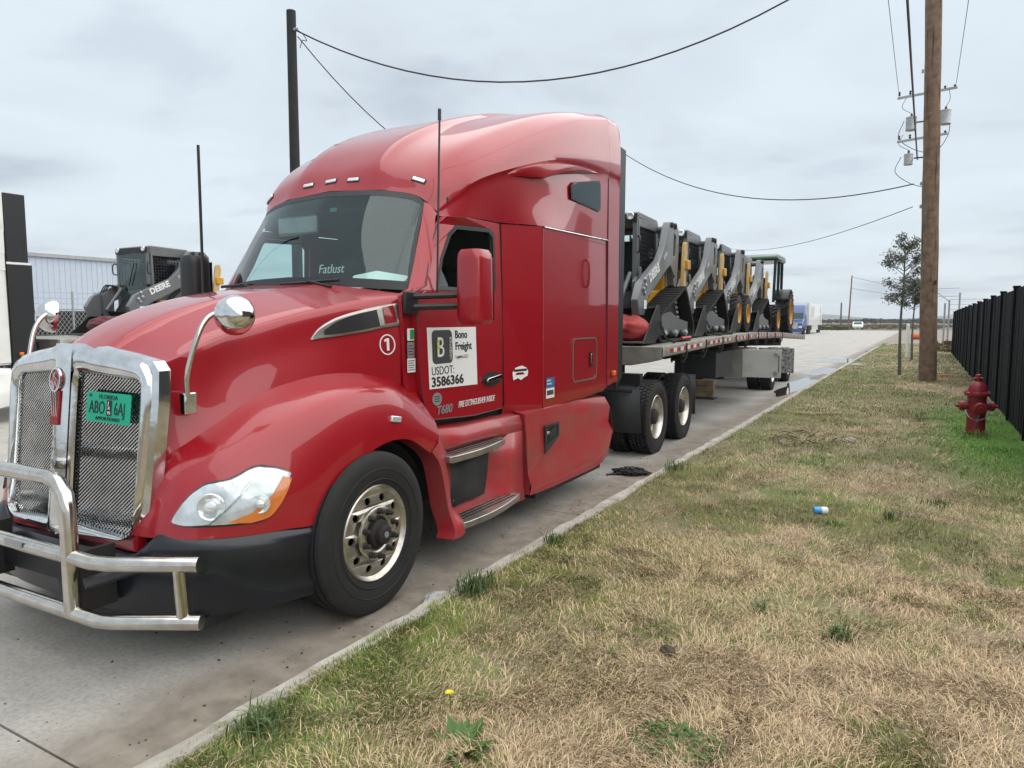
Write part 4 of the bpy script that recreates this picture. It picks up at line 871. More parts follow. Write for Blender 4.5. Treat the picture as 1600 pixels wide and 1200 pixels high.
# ------------------------------------------------------------------ flatbed trailers
def deck_z(y): return float(np.interp(y, [0, 3.5, 7.1, 11, 16.8], [1.46, 1.525, 1.55, 1.49, 1.315]))
REFR = mat('reflector_red', (0.45, 0.02, 0.02), .35); REFW = mat('reflector_white', (0.70, 0.70, 0.68), .35)
BOXD = mat('box_door_paint', (0.50, 0.50, 0.48), .5, .1, var=.15, vscale=5)
DPLATE = mat('scuffed_box_plate', (0.42, 0.42, 0.42), .45, .5, col2=(0.12, 0.12, 0.12), vscale=18, lo=.42, hi=.58)
def make_trailer(name, label, full=True):
    t = empty(name, (0, 0, 0), 0, label, 'trailer', 'flatbed trailers')
    ys = np.linspace(0, 16.8, 25)
    dk = MB(); dk.grid([[(x, y, deck_z(y)) for x in (-1.20, 1.20)] for y in ys]); dk.grid([[(x, y, deck_z(y) - .05) for x in (-1.20, 1.20)] for y in ys]); dk.build('deck', TRAIL, t, smooth=60)
    for s in (1, -1):
        rl = MB(); rl.grid([[(1.20 * s, y, deck_z(y) + .008), (1.285 * s, y, deck_z(y) + .008), (1.295 * s, y, deck_z(y) - .01), (1.295 * s, y, deck_z(y) - .13), (1.27 * s, y, deck_z(y) - .145), (1.18 * s, y, deck_z(y) - .145), (1.18 * s, y, deck_z(y) - .01)] for y in ys]); rl.build('side_rail', TRAIL, t, smooth=30)
        if s > 0:
            for k in range(44):
                y = .35 + k * .375
                if k % 6 == 5: continue
                a, b = deck_z(y), deck_z(y + .18)
                for c, (o, m) in enumerate(((0, REFR), (.18, REFW))):
                    MB().add([(1.298, y + o, deck_z(y + o) - .095), (1.298, y + o + .175, deck_z(y + o + .175) - .095), (1.298, y + o + .175, deck_z(y + o + .175) - .038), (1.298, y + o, deck_z(y + o) - .038)], [(0, 1, 2, 3)]).build('reflector', m, t, smooth=0)
            for k in range(9):
                y = 1.2 + k * 1.25; z = deck_z(y) - .24
                wv = MB(); wv.lathe([(.06, -.08), (.06, -.07), (.035, -.06), (.035, .06), (.06, .07), (.06, .08)], 'x', 14, (1.16, y, z)); wv.box((1.16, y, z + .06), (.2, .14, .05)); wv.build('winch', DARK, t)
                MB().tube([(1.30, y + .02, deck_z(y)), (1.305, y + .02, z + .05), (1.25, y + .02, z - .06)], .016, 5).build('strap', GREYV, t)
        MB().grid([[(.45 * s + d, y, deck_z(y) - .05 - h) for d, h in ((-.07, 0), (.07, 0), (.07, .32 if y > 2.2 else .14), (-.07, .32 if y > 2.2 else .14), (-.07, 0))] for y in ys]).build('main_beam', DARK, t)
        lg = MB(); lg.b2((.62 * s - .06, 3.3, .42), (.62 * s + .06, 3.42, 1.3)); lg.b2((.62 * s - .12, 3.22, .36), (.62 * s + .12, 3.5, .40)); lg.build('landing_leg', DARK, t)
    # front face
    fr_ = MB(); fr_.plate([(-1.28, 1.465), (1.28, 1.465), (1.28, 1.29), (1.12, 1.25), (.85, 1.20), (-.85, 1.20), (-1.12, 1.25), (-1.28, 1.29)], [], lambda u, v: (u, -.02, v), thick=(0, .06, 0)); fr_.build('front_bulkhead', TRAIL, t, bevel=.006)
    if full:
        MB().b2((.33, -.03, 1.27), (.62, -.022, 1.40)).build('document_box', FLAP, t); MB().b2((.05, -.03, 1.29), (.26, -.022, 1.39)).build('registration_label', GALV, t)
        text('trailer_lettering', 'S', .14, GREENS, t, face_my(-.15, -.026, 1.29))
    for y in (10.2, 13.2):
        MB().tube([(-1.0, y, .5), (1.0, y, .5)], .075, 8).build('axle', DARK, t)
        for s in (1, -1):
            for x in (1.12, .79): put(drive_w, t, (x * s, y, .5), s)
    if full:
        # tool boxes with doors standing open
        MB().b2((.62, 5.95, .62), (1.24, 7.75, 1.20)).build('tool_box', TRAIL, t, bevel=.008)
        dr = MB().b2((1.26, 5.90, .64), (2.02, 5.94, 1.22)).build('tool_box_door', BOXD, t, bevel=.006)
        for z in (1.12, .74): 
            lt = MB().lathe([(.045, 0), (.045, -.012), (.034, -.016), (.03, -.004), (.001, -.004)], 'y', 18, (1.92, 5.90, z)).build('paddle_latch', GALV, dr)
        MB().tube([(1.98, 5.895, .76), (1.98, 5.895, 1.1)], .008, 6).build('lock_rod', DARK, dr)
        MB().b2((1.26, 7.78, .62), (2.04, 7.82, 1.19)).build('tool_box_door', DPLATE, t, bevel=.006)
        MB().b2((.55, 3.9, .75), (1.15, 5.4, 1.22)).build('side_panel', FLAP, t)
        for k in range(3):
            for j in range(2): MB().b2((.35 + j * .01, 3.62 + j * .11, .42 + k * .105), (1.18 - j * .02, 3.72 + j * .11, .52 + k * .105)).build('dunnage_timber', WOODT, t)
        MB().b2((.30, 3.58, .38), (1.2, 3.86, .41)).build('dunnage_rack', DARK, t)
    return t
tr = make_trailer('flatbed_trailer', 'long cambered flatbed trailer behind the red tractor, red and white reflectors along its rail')
def local_place(o, p, off=(0, 0, 0), rz=0):
    M = Matrix.Translation(Vector(TO) + Vector(off)) @ Matrix.Rotation(TA, 4, 'Z'); q = M @ Vector(p); o.location = q; o.rotation_euler = (0, 0, TA + rz); return o
local_place(tr, (0, 6.12, 0))

# ------------------------------------------------------------------ compact loaders
LINKM = mat('faded_link_yellow', (0.60, 0.40, 0.16), .5, var=.2)
SCREEN = mat('screen_guard', (.012, .012, .013), .6)
MIRLAMP = LENS
def make_loader(name, label, wheeled=False, model='', group='compact loaders chained on the flatbed trailer'):
    L = empty(name, (0, 0, 0), 0, label, 'loader', group)
    # bucket
    bk = MB(); prof = [(0.0, .0), (.02, .012), (.55, .02), (.72, .10), (.78, .28), (.74, .50), (.70, .53)]
    bk.grid([[(x, y, z) for y, z in prof] for x in (-.97, .97)]); bu = bk.build('bucket', IRON, L, smooth=40, solid=.02)
    for s in (1, -1): MB().prism([(0, 0), (.55, .0), (.74, .1), (.80, .30), (.76, .54), (.68, .56), (.52, .44), (.04, .03)], .965 * s, .985 * s, 'x').build('bucket_side', IRON, L)
    # body
    MB().prism([(1.15, .28), (1.15, .78), (2.5, .85), (2.72, .75), (2.74, .30)], -.61, .61, 'x').build('body', DEEREY, L, bevel=.02)
    MB().prism([(.85, .28), (.80, .55), (.98, .80), (1.15, .78), (1.15, .28)], -.49, .49, 'x').build('front_frame', DARK, L, bevel=.02)
    MB().prism([(1.9, .8), (1.95, 1.35), (2.55, 1.28), (2.74, .8)], -.48, .48, 'x').build('engine_cover', DEEREY, L, bevel=.04)
    for s in (1, -1):
        # lift arm with the long diagonal band and the rear leg
        arm = [(.34, .40), (.26, .62), (.42, .86), (.75, 1.02), (1.30, 1.26), (1.55, 1.50), (1.70, 1.80), (1.80, 1.90), (2.20, 1.92), (2.34, 1.80), (2.36, 1.45), (2.28, .95), (2.20, .86), (2.08, .90), (2.02, 1.12), (1.88, 1.22), (1.70, 1.14), (1.15, .86), (.78, .70), (.58, .40)]
        slot = [(2.02, 1.38), (2.16, 1.38), (2.19, 1.70), (2.06, 1.74)]
        ao = MB(); ao.plate(arm, [slot], lambda u, v: (.70 * s, u, v), thick=(.11 * s, 0, 0)); a_ = ao.build('lift_arm', DEEREG, L, bevel=.012)
        for (y, z, r_) in ((.56, .92, .035), (.60, .83, .035), (.50, .78, .035), (.55, .72, .03), (2.1, 1.86, .05), (1.9, 1.86, .045)): MB().lathe([(r_, 0), (r_, .02), (r_ * .6, .03), (.001, .03)], 'x', 12, (.81 * s if s > 0 else -.84, y, z)).build('hose_coupler', GALV if r_ < .04 else DARK, a_)
        if s > 0:
            text('arm_lettering', 'DEERE', .175, WHT, a_, face_x(.815, .80, .885, R(24)), bold=.007, depth=.003, sx=1.05)
            text('arm_lettering', model, .085, WHT, a_, face_x(.815, 1.50, 1.27, R(30)), depth=.003)
            MB().box((.818, .58, .56), (.004, .12, .13)).build('tag_card', PAPER, a_)
        # rear tower, link and cylinder
        MB().prism([(2.0, .80), (2.05, 1.15), (2.18, 1.42), (2.40, 1.44), (2.52, 1.1), (2.55, .80)], .52 * s, .66 * s, 'x').build('rear_tower', DEEREY, L, bevel=.015)
        MB().prism([(2.34, .78), (2.44, 1.58), (2.48, 1.64), (2.56, 1.64), (2.60, 1.55), (2.48, .78)], .84 * s, .90 * s, 'x').build('lift_link', LINKM, L, bevel=.01)
        MB().box((.89 * s, 2.52, 1.26), (.12, .20, .16)).build('link_block', DEEREY, L, bevel=.015)
        MB().tube([(.60 * s, 1.2, .62), (.60 * s, 2.2, 1.5)], .045, 10).build('lift_cylinder', DARK, L)
        for q in range(3): MB().tube(catmull([(.72 * s, .60 + .04 * q, .92), (.66 * s, .72 + .05 * q, 1.12), (.60 * s, .92 + .05 * q, 1.02), (.58 * s, 1.0, .78)], 4), .014, 5).build('hose', BLACK, L)
        MB().tube([(.42 * s, .55, .55), (.45 * s, .95, 1.05)], .035, 8).build('tilt_cylinder', DEEREG, L)
        MB().prism([(.62, .36), (.60, .9), (.72, .98), (.86, .9), (.84, .36)], .60 * s, .66 * s, 'x').build('coupler_plate', DEEREG, L)
        if not wheeled:
            tp = [(.95, .0), (.80, .06), (.74, .20), (.78, .34), (.95, .44), (2.02, .82), (2.18, .86), (2.34, .80), (2.78, .28), (2.82, .14), (2.74, .03), (2.6, .0)]
            tpc = np.array([(a, b, 0) for a, b in tp + tp[:1]]); pc = catmull(tpc, 5)[:-1, :2]; cen = pc.mean(0)
            G = []
            for p in list(pc) + [pc[0]]:
                d = (p - cen); d = d / np.linalg.norm(d); q = p - d * .05
                G.append([(.62 * s, q[0], q[1]), (.62 * s, p[0], p[1]), (.98 * s, p[0], p[1]), (.98 * s, q[0], q[1]), (.62 * s, q[0], q[1])])
            tk = MB().grid(G).build('track', RUB, L, smooth=40)
            lg = MB(); cum = np.concatenate([[0], np.cumsum(np.linalg.norm(np.diff(np.vstack([pc, pc[:1]]), axis=0), axis=1))]); tot = cum[-1]
            for k in range(52):
                u = tot * k / 52; i = np.searchsorted(cum, u, 'right') - 1; p0 = pc[i % len(pc)]; p1 = pc[(i + 1) % len(pc)]; f_ = (u - cum[i]) / max(1e-6, cum[i + 1] - cum[i]); p = p0 + (p1 - p0) * f_
                dd = p1 - p0; an = math.atan2(dd[1], dd[0]); nrm = np.array([dd[1], -dd[0]]) / np.linalg.norm(dd); p = p + nrm * (.012 if np.dot(nrm, p - cen) > 0 else -.012)
                lg.box((.80 * s, p[0], p[1]), (.34, .045, .03), Matrix.Rotation(an, 3, 'X'))
            lg.build('track_lugs', RUB, tk, smooth=0)
            MB().prism([(1.02, .10), (1.0, .42), (1.5, .46), (1.9, .36), (2.5, .30), (2.5, .12)], .88 * s, .95 * s, 'x').build('track_frame', DEEREG, L, bevel=.01)
            MB().prism([(1.5, .3), (1.6, .60), (2.1, .78), (2.3, .7), (2.5, .3)], .66 * s, .80 * s, 'x').build('drive_housing', DARK, L)
            for k in range(5): MB().lathe([(.055, 0), (.055, .04), (.03, .05), (.02, .06), (.001, .062)], 'x', 14, ((.93 if s > 0 else -1.02), 1.15 + k * .30, .12)).build('track_roller', DARK if k % 2 else GALV, L)
            for k in range(6): MB().lathe([(.03, 0), (.02, .03), (.001, .032)], 'x', 8, ((.82 if s > 0 else -.85), 2.1 + .05 * k, .70 - .08 * k)).build('sprocket_bolt', GALV, L)
        else:
            for y in (1.05, 2.15):
                we = empty('loader_wheel'); we.parent = L; we.location = (.80 * s, y, .42); we.rotation_euler = (0, 0, 0 if s > 0 else math.pi)
                w_ = .15; MB().lathe([(.21, -w_ * .8), (.24, -w_), (.38, -w_), (.42, -w_ * .8), (.42, w_ * .8), (.38, w_), (.24, w_), (.21, w_ * .8)], 'x', 32).build('tyre', RUB, we)
                MB().lathe([(.225, w_ * .9), (.22, w_ + .01), (.20, w_ * .6), (.12, w_ * .4), (.11, w_ * .7), (.001, w_ * .7)], 'x', 24).build('rim', DEEREY, we)
                lg = MB()
                for k in range(22):
                    a = 2 * math.pi * k / 22
                    for h in (-.5, .5): lg.box((h * w_, .42 * math.cos(a + h * .15), .42 * math.sin(a + h * .15)), (w_ * .95, .05, .035), Matrix.Rotation(a - math.pi / 2, 3, 'X') @ Matrix.Rotation(R(30) * (1 if h > 0 else -1), 3, 'Z'))
                lg.build('tread', RUB, we, smooth=0)
    MB().tube([(-.78, 1.95, 1.80), (.78, 1.95, 1.80)], .06, 10).build('arm_cross_tube', DEEREG, L)
    # cab
    cb = empty('cab'); cb.parent = L
    y0, y1, zt, hw = .98, 1.98, 1.98, .56
    MB().prism([(y0 - .06, zt - .10), (y0 - .05, zt - .02), (y0 + .05, zt), (y1 - .05, zt - .02), (y1 + .04, zt - .09), (y1, zt - .14)], -hw, hw, 'x').build('cab_roof', DEEREG, cb, bevel=.02)
    for s in (1, -1):
        MB().plate([(y0, .78), (y0 - .03, zt - .1), (y1, zt - .1), (y1 + .02, 1.3), (y1 - .05, .80)], [[(y0 + .10, 1.0), (y0 + .08, zt - .22), (y1 - .10, zt - .22), (y1 - .08, 1.1)]], lambda u, v: (hw * s, u, v), thick=(-.05 * s, 0, 0)).build('cab_side_frame', DEEREG, cb, bevel=.008)
        gd = MB()
        for k in range(11): gd.box((hw * s - .02 * s, y0 + .14 + k * .07, 1.38), (.012, .012, .80))
        for k in range(13): gd.box((hw * s - .025 * s, (y0 + y1) / 2, 1.0 + k * .063), (.012, .84, .012))
        gd.build('side_screen', SCREEN, cb, smooth=0)
        MB().plate([(y0 + .08, 1.0), (y0 + .08, zt - .2), (y1 - .08, zt - .2), (y1 - .08, 1.1)], [], lambda u, v: (hw * s - .04 * s, u, v)).build('side_window', GLASSD, cb)
        MB().b2((hw * s - .07 * s, y0 - .05, .60), (hw * s, y0 + .03, zt - .05)).build('front_post', DEEREG, cb)
        MB().lathe([(.055, .0), (.06, -.03), (.05, -.04), (.001, -.035)], 'y', 16, ((hw - .10) * s, y0 - .06, zt - .075)).build('work_light', LENS, cb)
        MB().tube(catmull([(hw * s, y0 - .02, 1.36), ((hw + .06) * s, y0 - .10, 1.38), ((hw + .06) * s, y0 - .10, 1.58), (hw * s, y0 - .02, 1.60)], 3), .014, 6).build('grab_rail', BLACK, cb)
    MB().add([(-hw + .06, y0 - .03, .72), (hw - .06, y0 - .03, .72), (hw - .06, y0 - .05, zt - .14), (-hw + .06, y0 - .05, zt - .14)], [(0, 1, 2, 3)]).build('front_window', GLASS, cb)
    MB().prism([(-hw, zt - .16), (-hw, zt - .04), (hw, zt - .04), (hw, zt - .16), (hw - .14, zt - .18), (0, zt - .15), (-hw + .14, zt - .18)], y0 - .07, y0 - .04, 'y').build('visor', BLACK, cb)
    MB().tube([(-.1, y0 - .08, 1.1), (.12, y0 - .08, 1.6)], .01, 5).build('wiper', BLACK, cb)
    MB().b2((-.30, 1.35, .85), (.30, 1.75, 1.05)).b2((-.28, 1.70, 1.0), (.28, 1.82, 1.62)).build('operator_seat', SEATM, cb, bevel=.04)
    return L
def sink(y): return deck_z(y - 6.12) + .012
ld1 = make_loader('track_loader', 'front track loader on the flatbed, nearest the red cab, red bundle in bucket', False, '333G'); local_place(ld1, (0, 6.22, sink(7.5)))
ld3 = make_loader('skid_loader', 'wheeled skid loader with yellow rims, third machine on the flatbed', True, '324G'); local_place(ld3, (0, 12.05, sink(13.5)))
ld2 = copy_tree(ld1); ld2['label'] = 'second track loader on the flatbed, directly behind the front one'; local_place(ld2, (0, 9.1, sink(10.4)))
ld4 = copy_tree(ld1); ld4['label'] = 'fourth machine on the flatbed, a track loader just before the green-roofed tractor'; local_place(ld4, (0, 14.75, sink(16)))

# green-roofed farm tractor
tk = empty('farm_tractor', (0, 0, 0), 0, 'farm tractor with dark green roof and tall yellow-rimmed wheels at the trailer tail', 'tractor')
MB().prism([(.1, .75), (.05, 1.0), (.15, 1.25), (1.3, 1.45), (1.5, 1.4), (1.5, .75)], -.32, .32, 'x').build('bonnet', GREEN, tk, bevel=.05)
MB().b2((-.3, .3, .55), (.3, 3.1, .85)).build('chassis', DARK, tk)
MB().prism([(1.45, 2.20), (1.42, 2.30), (1.6, 2.40), (3.05, 2.40), (3.2, 2.30), (3.15, 2.20)], -.72, .72, 'x').build('cab_roof', GREEN, tk, bevel=.05)
for s in (1, -1):
    for (ya, yb) in ((1.50, 1.55), (2.3, 2.28), (3.05, 2.95)): MB().tube([(.62 * s, ya, .95), (.64 * s, yb, 2.22)], .045, 6).build('cab_post', BLACK, tk)
    MB().plate([(1.55, 1.0), (1.58, 2.2), (2.95, 2.2), (3.0, 1.0)], [], lambda u, v: (.63 * s, u, v)).build('cab_window', GLASS, tk)
    MB().lathe([(.72, .50), (.72, .96)], 'x', 14, (0, 2.75, .66), R(0), R(150)).build('fender', BLACK, tk, solid=.02) if s > 0 else flip(MB().lathe([(.72, .50), (.72, .96)], 'x', 14, (0, 2.75, .66), R(0), R(150)), -1).build('fender', BLACK, tk, solid=.02)
    for (y, rr, w_, nm) in ((2.75, .66, .20, 'rear_wheel'), (.55, .42, .14, 'front_wheel')):
        we = empty(nm); we.parent = tk; we.location = (.78 * s, y, rr); we.rotation_euler = (0, 0, 0 if s > 0 else math.pi)
        MB().lathe([(rr * .58, -w_ * .8), (rr * .62, -w_), (rr * .9, -w_), (rr * .96, -w_ * .8), (rr * .96, w_ * .8), (rr * .9, w_), (rr * .62, w_), (rr * .58, w_ * .8)], 'x', 32).build('tyre', RUB, we)
        MB().lathe([(rr * .60, w_ * .9), (rr * .59, w_ + .005), (rr * .52, w_ * .3), (rr * .2, w_ * .1), (rr * .18, w_ * .5), (.001, w_ * .5)], 'x', 28).build('rim', DEEREY, we)
        lg = MB()
        for k in range(20):
            a = 2 * math.pi * k / 20
            for h in (-.5, .5): lg.box((h * w_ * 1.05, rr * .97 * math.cos(a + h * .16), rr * .97 * math.sin(a + h * .16)), (w_ * 1.05, .06, .07), Matrix.Rotation(a - math.pi / 2, 3, 'X') @ Matrix.Rotation(R(32) * (1 if h > 0 else -1), 3, 'Z'))
        lg.build('tread', RUB, we, smooth=0)
MB().b2((-.28, 2.2, .95), (.28, 2.7, 1.2)).b2((-.26, 2.62, 1.2), (.26, 2.75, 1.75)).build('operator_seat', SEATM, tk, bevel=.04)
local_place(tk, (.12, 17.9, sink(20)))

def bundle(name, label, c, r, m, seed, grp=None):
    rr = random.Random(seed); bm = bmesh.new(); bmesh.ops.create_icosphere(bm, subdivisions=4, radius=1)
    for v in bm.verts:
        p = v.co.copy(); a = math.atan2(p.z, p.y); f = 1 + .05 * math.sin(7 * a + 3 * p.x) + .04 * math.sin(13 * a - 5 * p.x) - .16 * math.exp(-((p.x - .15) / .10) ** 2)
        v.co = Vector((p.x * r[0], p.y * r[1] * f, max(p.z * f, -.82) * r[2]))
    me = bpy.data.meshes.new(name); bm.to_mesh(me); bm.free()
    for p in me.polygons: p.use_smooth = True
    me.materials.append(m); o = bpy.data.objects.new(name, me); link(o); local_place(o, c); tag(o, label, 'tarp bundle', grp); return o
bundle('tarp_bundle', 'strapped red tarp bundle lying in the bucket of the front loader', (.62, 6.55, sink(6.5) + .20), (.36, .26, .235), CLOTHR, 3)
# chains
def chain(name, label, pts, n, parent_local=True, link_r=.030):
    mb = MB(); P = catmull(pts, 12); L_ = np.concatenate([[0], np.cumsum(np.linalg.norm(np.diff(P, axis=0), axis=1))])
    for k in range(n):
        u = L_[-1] * (k + .5) / n; i = min(np.searchsorted(L_, u) - 1, len(P) - 2); p = Vector(P[i]); d = (Vector(P[i + 1]) - p).normalized()
        a = d.orthogonal().normalized(); a = Matrix.Rotation(R(90 * (k % 2) + 20), 3, d) @ a
        mb.tube([p + d * (link_r * math.cos(q)) + a * (link_r * .62 * math.sin(q)) for q in np.linspace(0, 2 * math.pi, 9)], .0075, 5, False)
    o = mb.build(name, DARK); tag(o, label, 'chain'); return o
z0 = sink(7)
o = chain('load_chain', 'slack tie-down chain on the deck beside the front loader', [(1.02, 6.9, z0 + .30), (1.08, 7.0, z0 + .08), (1.14, 7.2, z0 + .02), (1.08, 7.5, z0 + .02), (1.18, 7.9, z0 + .025), (1.10, 8.3, z0 + .04)], 46); local_place(o, (0, 0, 0))
o = chain('load_chain', 'slack tie-down chain on the deck beside the second loader', [(1.02, 9.8, z0 + .30), (1.1, 10.0, z0 + .09), (1.16, 10.3, z0 + .07), (1.08, 10.7, z0 + .07), (1.18, 11.2, z0 + .075), (1.10, 11.6, z0 + .08)], 46); local_place(o, (0, 0, 0))
o = MB().tube([(1.15, 7.6, z0 + .06), (1.17, 8.05, z0 + .07)], .022, 8).build('ratchet_binder', mat('red_binder', (.5, .02, .02), .4)); tag(o, 'red ratchet binder on the deck rail beside the front loader', 'binder'); local_place(o, (0, 0, 0))
cp = []
rr = random.Random(5)
for k in range(26): a = k * 1.9; q = .05 + .13 * rr.random(); cp.append((-2.93 + q * math.cos(a) * 1.3, 7.93 + q * math.sin(a), .018 + .03 * rr.random()))
cp = [(-3.16, 7.72, .012), (-3.08, 7.78, .012)] + cp
o = chain('chain_heap', 'heap of dark chain lying on the concrete by the drive wheels', cp, 120); 

# ------------------------------------------------------------------ the white tractor, its trailer and loader further left
OFF = Vector((-11.1, -.95, 0))
keep_names = ('fleet_number', 'fleet_number_ring', 'company_sign', 'side_lettering', 'permit_sticker', 'round_sticker', 'freight_sticker', 'blue_sticker', 'bull_bar', 'number_plate', 'hood_mirror', 'dash_papers', 'dash_lettering', 'whip_aerial', 'grille_mesh', 'grille_lettering', 'badge', 'screen_sticker')
wt = copy_tree(truck, None, {RED: WHITE, RED2: WHITE}, keep_names); wt.name = 'semi_truck'; wt['label'] = 'white sleeper-cab tractor with black side extender, cut by the left picture edge'
wt.location = Vector(TO) + OFF
for ch in list(wt.children):
    if ch.name.split('.')[0] in ('side_extender', 'extender_rubber'): bpy.data.objects.remove(ch)
for s in (1, -1):
    MB().b2((1.14 * s, 4.26, 2.86), (1.21 * s, 4.62, 4.08)).build('black_extender', BLACK, wt, bevel=.01); MB().b2((1.14 * s, 4.26, .75), (1.21 * s, 4.68, 2.83)).build('black_extender', BLACK, wt, bevel=.01)
    MB().b2((1.15 * s, 3.4, 3.0), (1.205 * s, 4.25, 4.10)).build('white_upper_panel', WHITE, wt, bevel=.01)
    MB().b2((1.13 * s, 4.25, 2.825), (1.213 * s, 4.66, 2.865)).build('extender_joint', WHITE, wt)
ldL = make_loader('track_loader', 'track loader seen over the red hood, on the trailer of the white tractor', False, '317G')
trL = copy_tree(tr, None, None, ('tool_box_door', 'trailer_lettering')); trL['label'] = 'flatbed trailer hitched to the white tractor, behind the red hood'
local_place(trL, (0, 5.05, 0), OFF); local_place(ldL, (0, 6.5, 1.50), OFF)
b2 = bundle('tarp_bundle', 'dark red folded tarp in the bucket of the loader behind the red hood', (0, 0, 0), (.75, .30, .22), mat('maroon_tarp', (.16, .025, .03), .6, var=.4, bump=.4, bscale=12), 4); local_place(b2, (.45, 6.6, 1.50 + .2), OFF)
# ------------------------------------------------------------------ utility poles and wires
def wire(name, label, A, B, sag, r=.014, cat='cable', n=26, lab=True):
    A = np.array(A, float); B = np.array(B, float); P = []
    for t in np.linspace(0, 1, n): p = A + (B - A) * t; p[2] -= 4 * sag * t * (1 - t); P.append(p)
    o = MB().tube(P, r, 5).build(name, WIRE); tag(o, label, cat); return o
up = empty('utility_pole', (.18, 24.05, 0), 0, 'thick brown wooden utility pole standing in the verge near the hydrant', 'utility pole')
pz = np.linspace(-.2, 13.8, 30)
pm_ = MB().tube([(-.03 * z + .004 * math.sin(z * 2.1), 0, z) for z in pz], [.232 - .0028 * z + .004 * math.sin(z * 3.7) for z in pz], 22); pm_.build('shaft', POLEW, up, smooth=60)
cr = random.Random(3); ck = MB()
for k in range(26):
    z = cr.uniform(.3, 11); a = cr.uniform(-2.6, -.4); r_ = .232 - .0028 * z + .0015; l = cr.uniform(.25, 1.1)
    ck.tube([(-.03 * (z + q) + r_ * math.cos(a + .02 * math.sin(q * 5 + k)), r_ * math.sin(a), z + q) for q in np.linspace(0, l, 6)], [.001, .004, .006, .006, .004, .001], 4)
ck.build('drying_crack', mat('crack_dark', (.03, .02, .015), .95), up)
MB().box((.06, -.232, 2.9), (.07, .02, .12)).build('knot', mat('knot_dark', (.05, .03, .02), .95), up, bevel=.02)
for z in (5.1, 5.75, 8.9): MB().lathe([(.022, -.05), (.03, -.02), (.022, 0), (.03, .02), (.022, .05)], 'z', 10, (-.03 * z - .25, 0, z)).build('insulator', GALV, up)
p2_ = empty('utility_pole', (.10, 41, 0), 0, 'farther utility pole with crossarms and grey transformers, mostly hidden behind the thick pole', 'utility pole')
MB().tube([(0, 0, -.2), (-.15, 0, 13.4)], [.2, .15], 16).build('shaft', POLEW, p2_)
for z, x0, x1, ti in ((12.75, -1.70, .80, .085), (10.65, -1.63, .50, .03)):
    MB().tube([(x0, -.2, z - .05), (x1, -.2, z + .10)], .07, 4).build('crossarm', GALV, p2_)
    for x in (x0 + .08, x0 + .55, x1 - .1, x1 - .5): MB().lathe([(.03, 0), (.06, .06), (.03, .10), (.06, .15), (.03, .2), (.001, .21)], 'z', 10, (x, -.2, z + .05)).build('insulator', DARK, p2_)
for x, z, r_, h in ((-1.05, 11.1, .24, .62), (.38, 11.2, .24, .66), (-1.1, 9.45, .20, .52)):
    tf = MB().lathe([(.001, 0), (r_, 0), (r_ * 1.03, .02), (r_, .04), (r_, h - .05), (r_ * 1.05, h - .04), (r_ * 1.03, h), (r_ * .3, h + .05), (.001, h + .05)], 'z', 20, (x, -.15, z)).build('transformer', GALV, p2_)
    MB().lathe([(.04, 0), (.06, .06), (.03, .14), (.001, .16)], 'z', 8, (x, -.15, z + h + .04)).build('bushing', DARK, tf)
    MB().box((x * .5, -.1, z + h * .6), (abs(x) * .6, .05, .06)).build('transformer_bracket', DARK, tf)
    MB().tube(catmull([(x, -.15, z + h + .18), (x * 1.4, -.2, z + h + .5), (x * 1.25, -.2, z + h + .95)], 5), .012, 5).build('jumper', WIRE, p2_)
    MB().tube(catmull([(x * 1.3, -.15, z + h * .8), (x * 1.5, -.2, z - .3), (x * .9, -.2, z - .9), (x * .2, -.15, z - 1.2)], 5), .016, 5).build('jumper', WIRE, p2_)
wire('power_line', 'thin overhead line left of the thick pole, leaving the top edge', (-1.55, 41, 12.95), (-1.40, -20, 13.6), .7, .012)
wire('power_line', 'thin overhead line right of the thick pole, leaving the top edge', (.85, 41, 13.1), (.85, -20, 13.6), .7, .012)
wire('power_line', 'thin overhead line tight against the left side of the thick pole', (-.42, 41, 12.6), (-.46, -20, 13.6), .5, .010)
wire('service_cable', 'thick black overhead cable running up left of the wooden pole', (-.62, 41, 9.7), (-.85, -20, 10.6), .4, .035)
bp_ = empty('utility_pole', (-18.95, 17.9, 0), 0, 'dark slender pole rising behind the red cab roof', 'utility pole')
MB().tube([(0, 0, -.2), (.03, 0, 12.2)], [.19, .155], 16).build('shaft', BLKPOLE, bp_); MB().lathe([(.03, 0), (.05, .05), (.03, .1), (.05, .15), (.02, .2)], 'x', 10, (.17, -.05, 11.55)).build('insulator', GALV, bp_)
MB().tube(catmull([(.2, 0, 11.6), (.45, .1, 11.4), (.62, .1, 11.15), (.42, .1, 11.2), (.36, .05, 10.95)], 4), .014, 5).build('drop_loop', WIRE, bp_)
wire('service_cable', 'sagging twisted cable across the top from the dark pole to the right', (-18.75, 17.95, 11.55), (-.15, 24, 13.5), 3.1, .026)
hp_ = empty('utility_pole', (-13.6, 33, 0), 0, 'plain utility pole hidden behind the red sleeper cab', 'utility pole'); MB().tube([(0, 0, -.2), (0, 0, 10.6)], [.18, .15], 14).build('shaft', POLEW, hp_); MB().lathe([(.03, 0), (.06, .06), (.03, .12)], 'z', 8, (0, 0, 10.58)).build('insulator', GALV, hp_)
wire('service_cable', 'cable dropping steeply from the dark pole behind the cab roof', (-18.70, 17.95, 11.35), (-13.6, 33, 10.4), 3.4, .020)
wire('service_cable', 'cable sagging above the loaders from behind the cab to the thick pole', (-13.6, 33, 10.4), (-.42, 24, 5.75), 1.35, .018)
wire('service_cable', 'lower thin cable above the tractor, reaching the thick pole', (-16, 62, 8.4), (-.42, 24, 5.1), .9, .012)
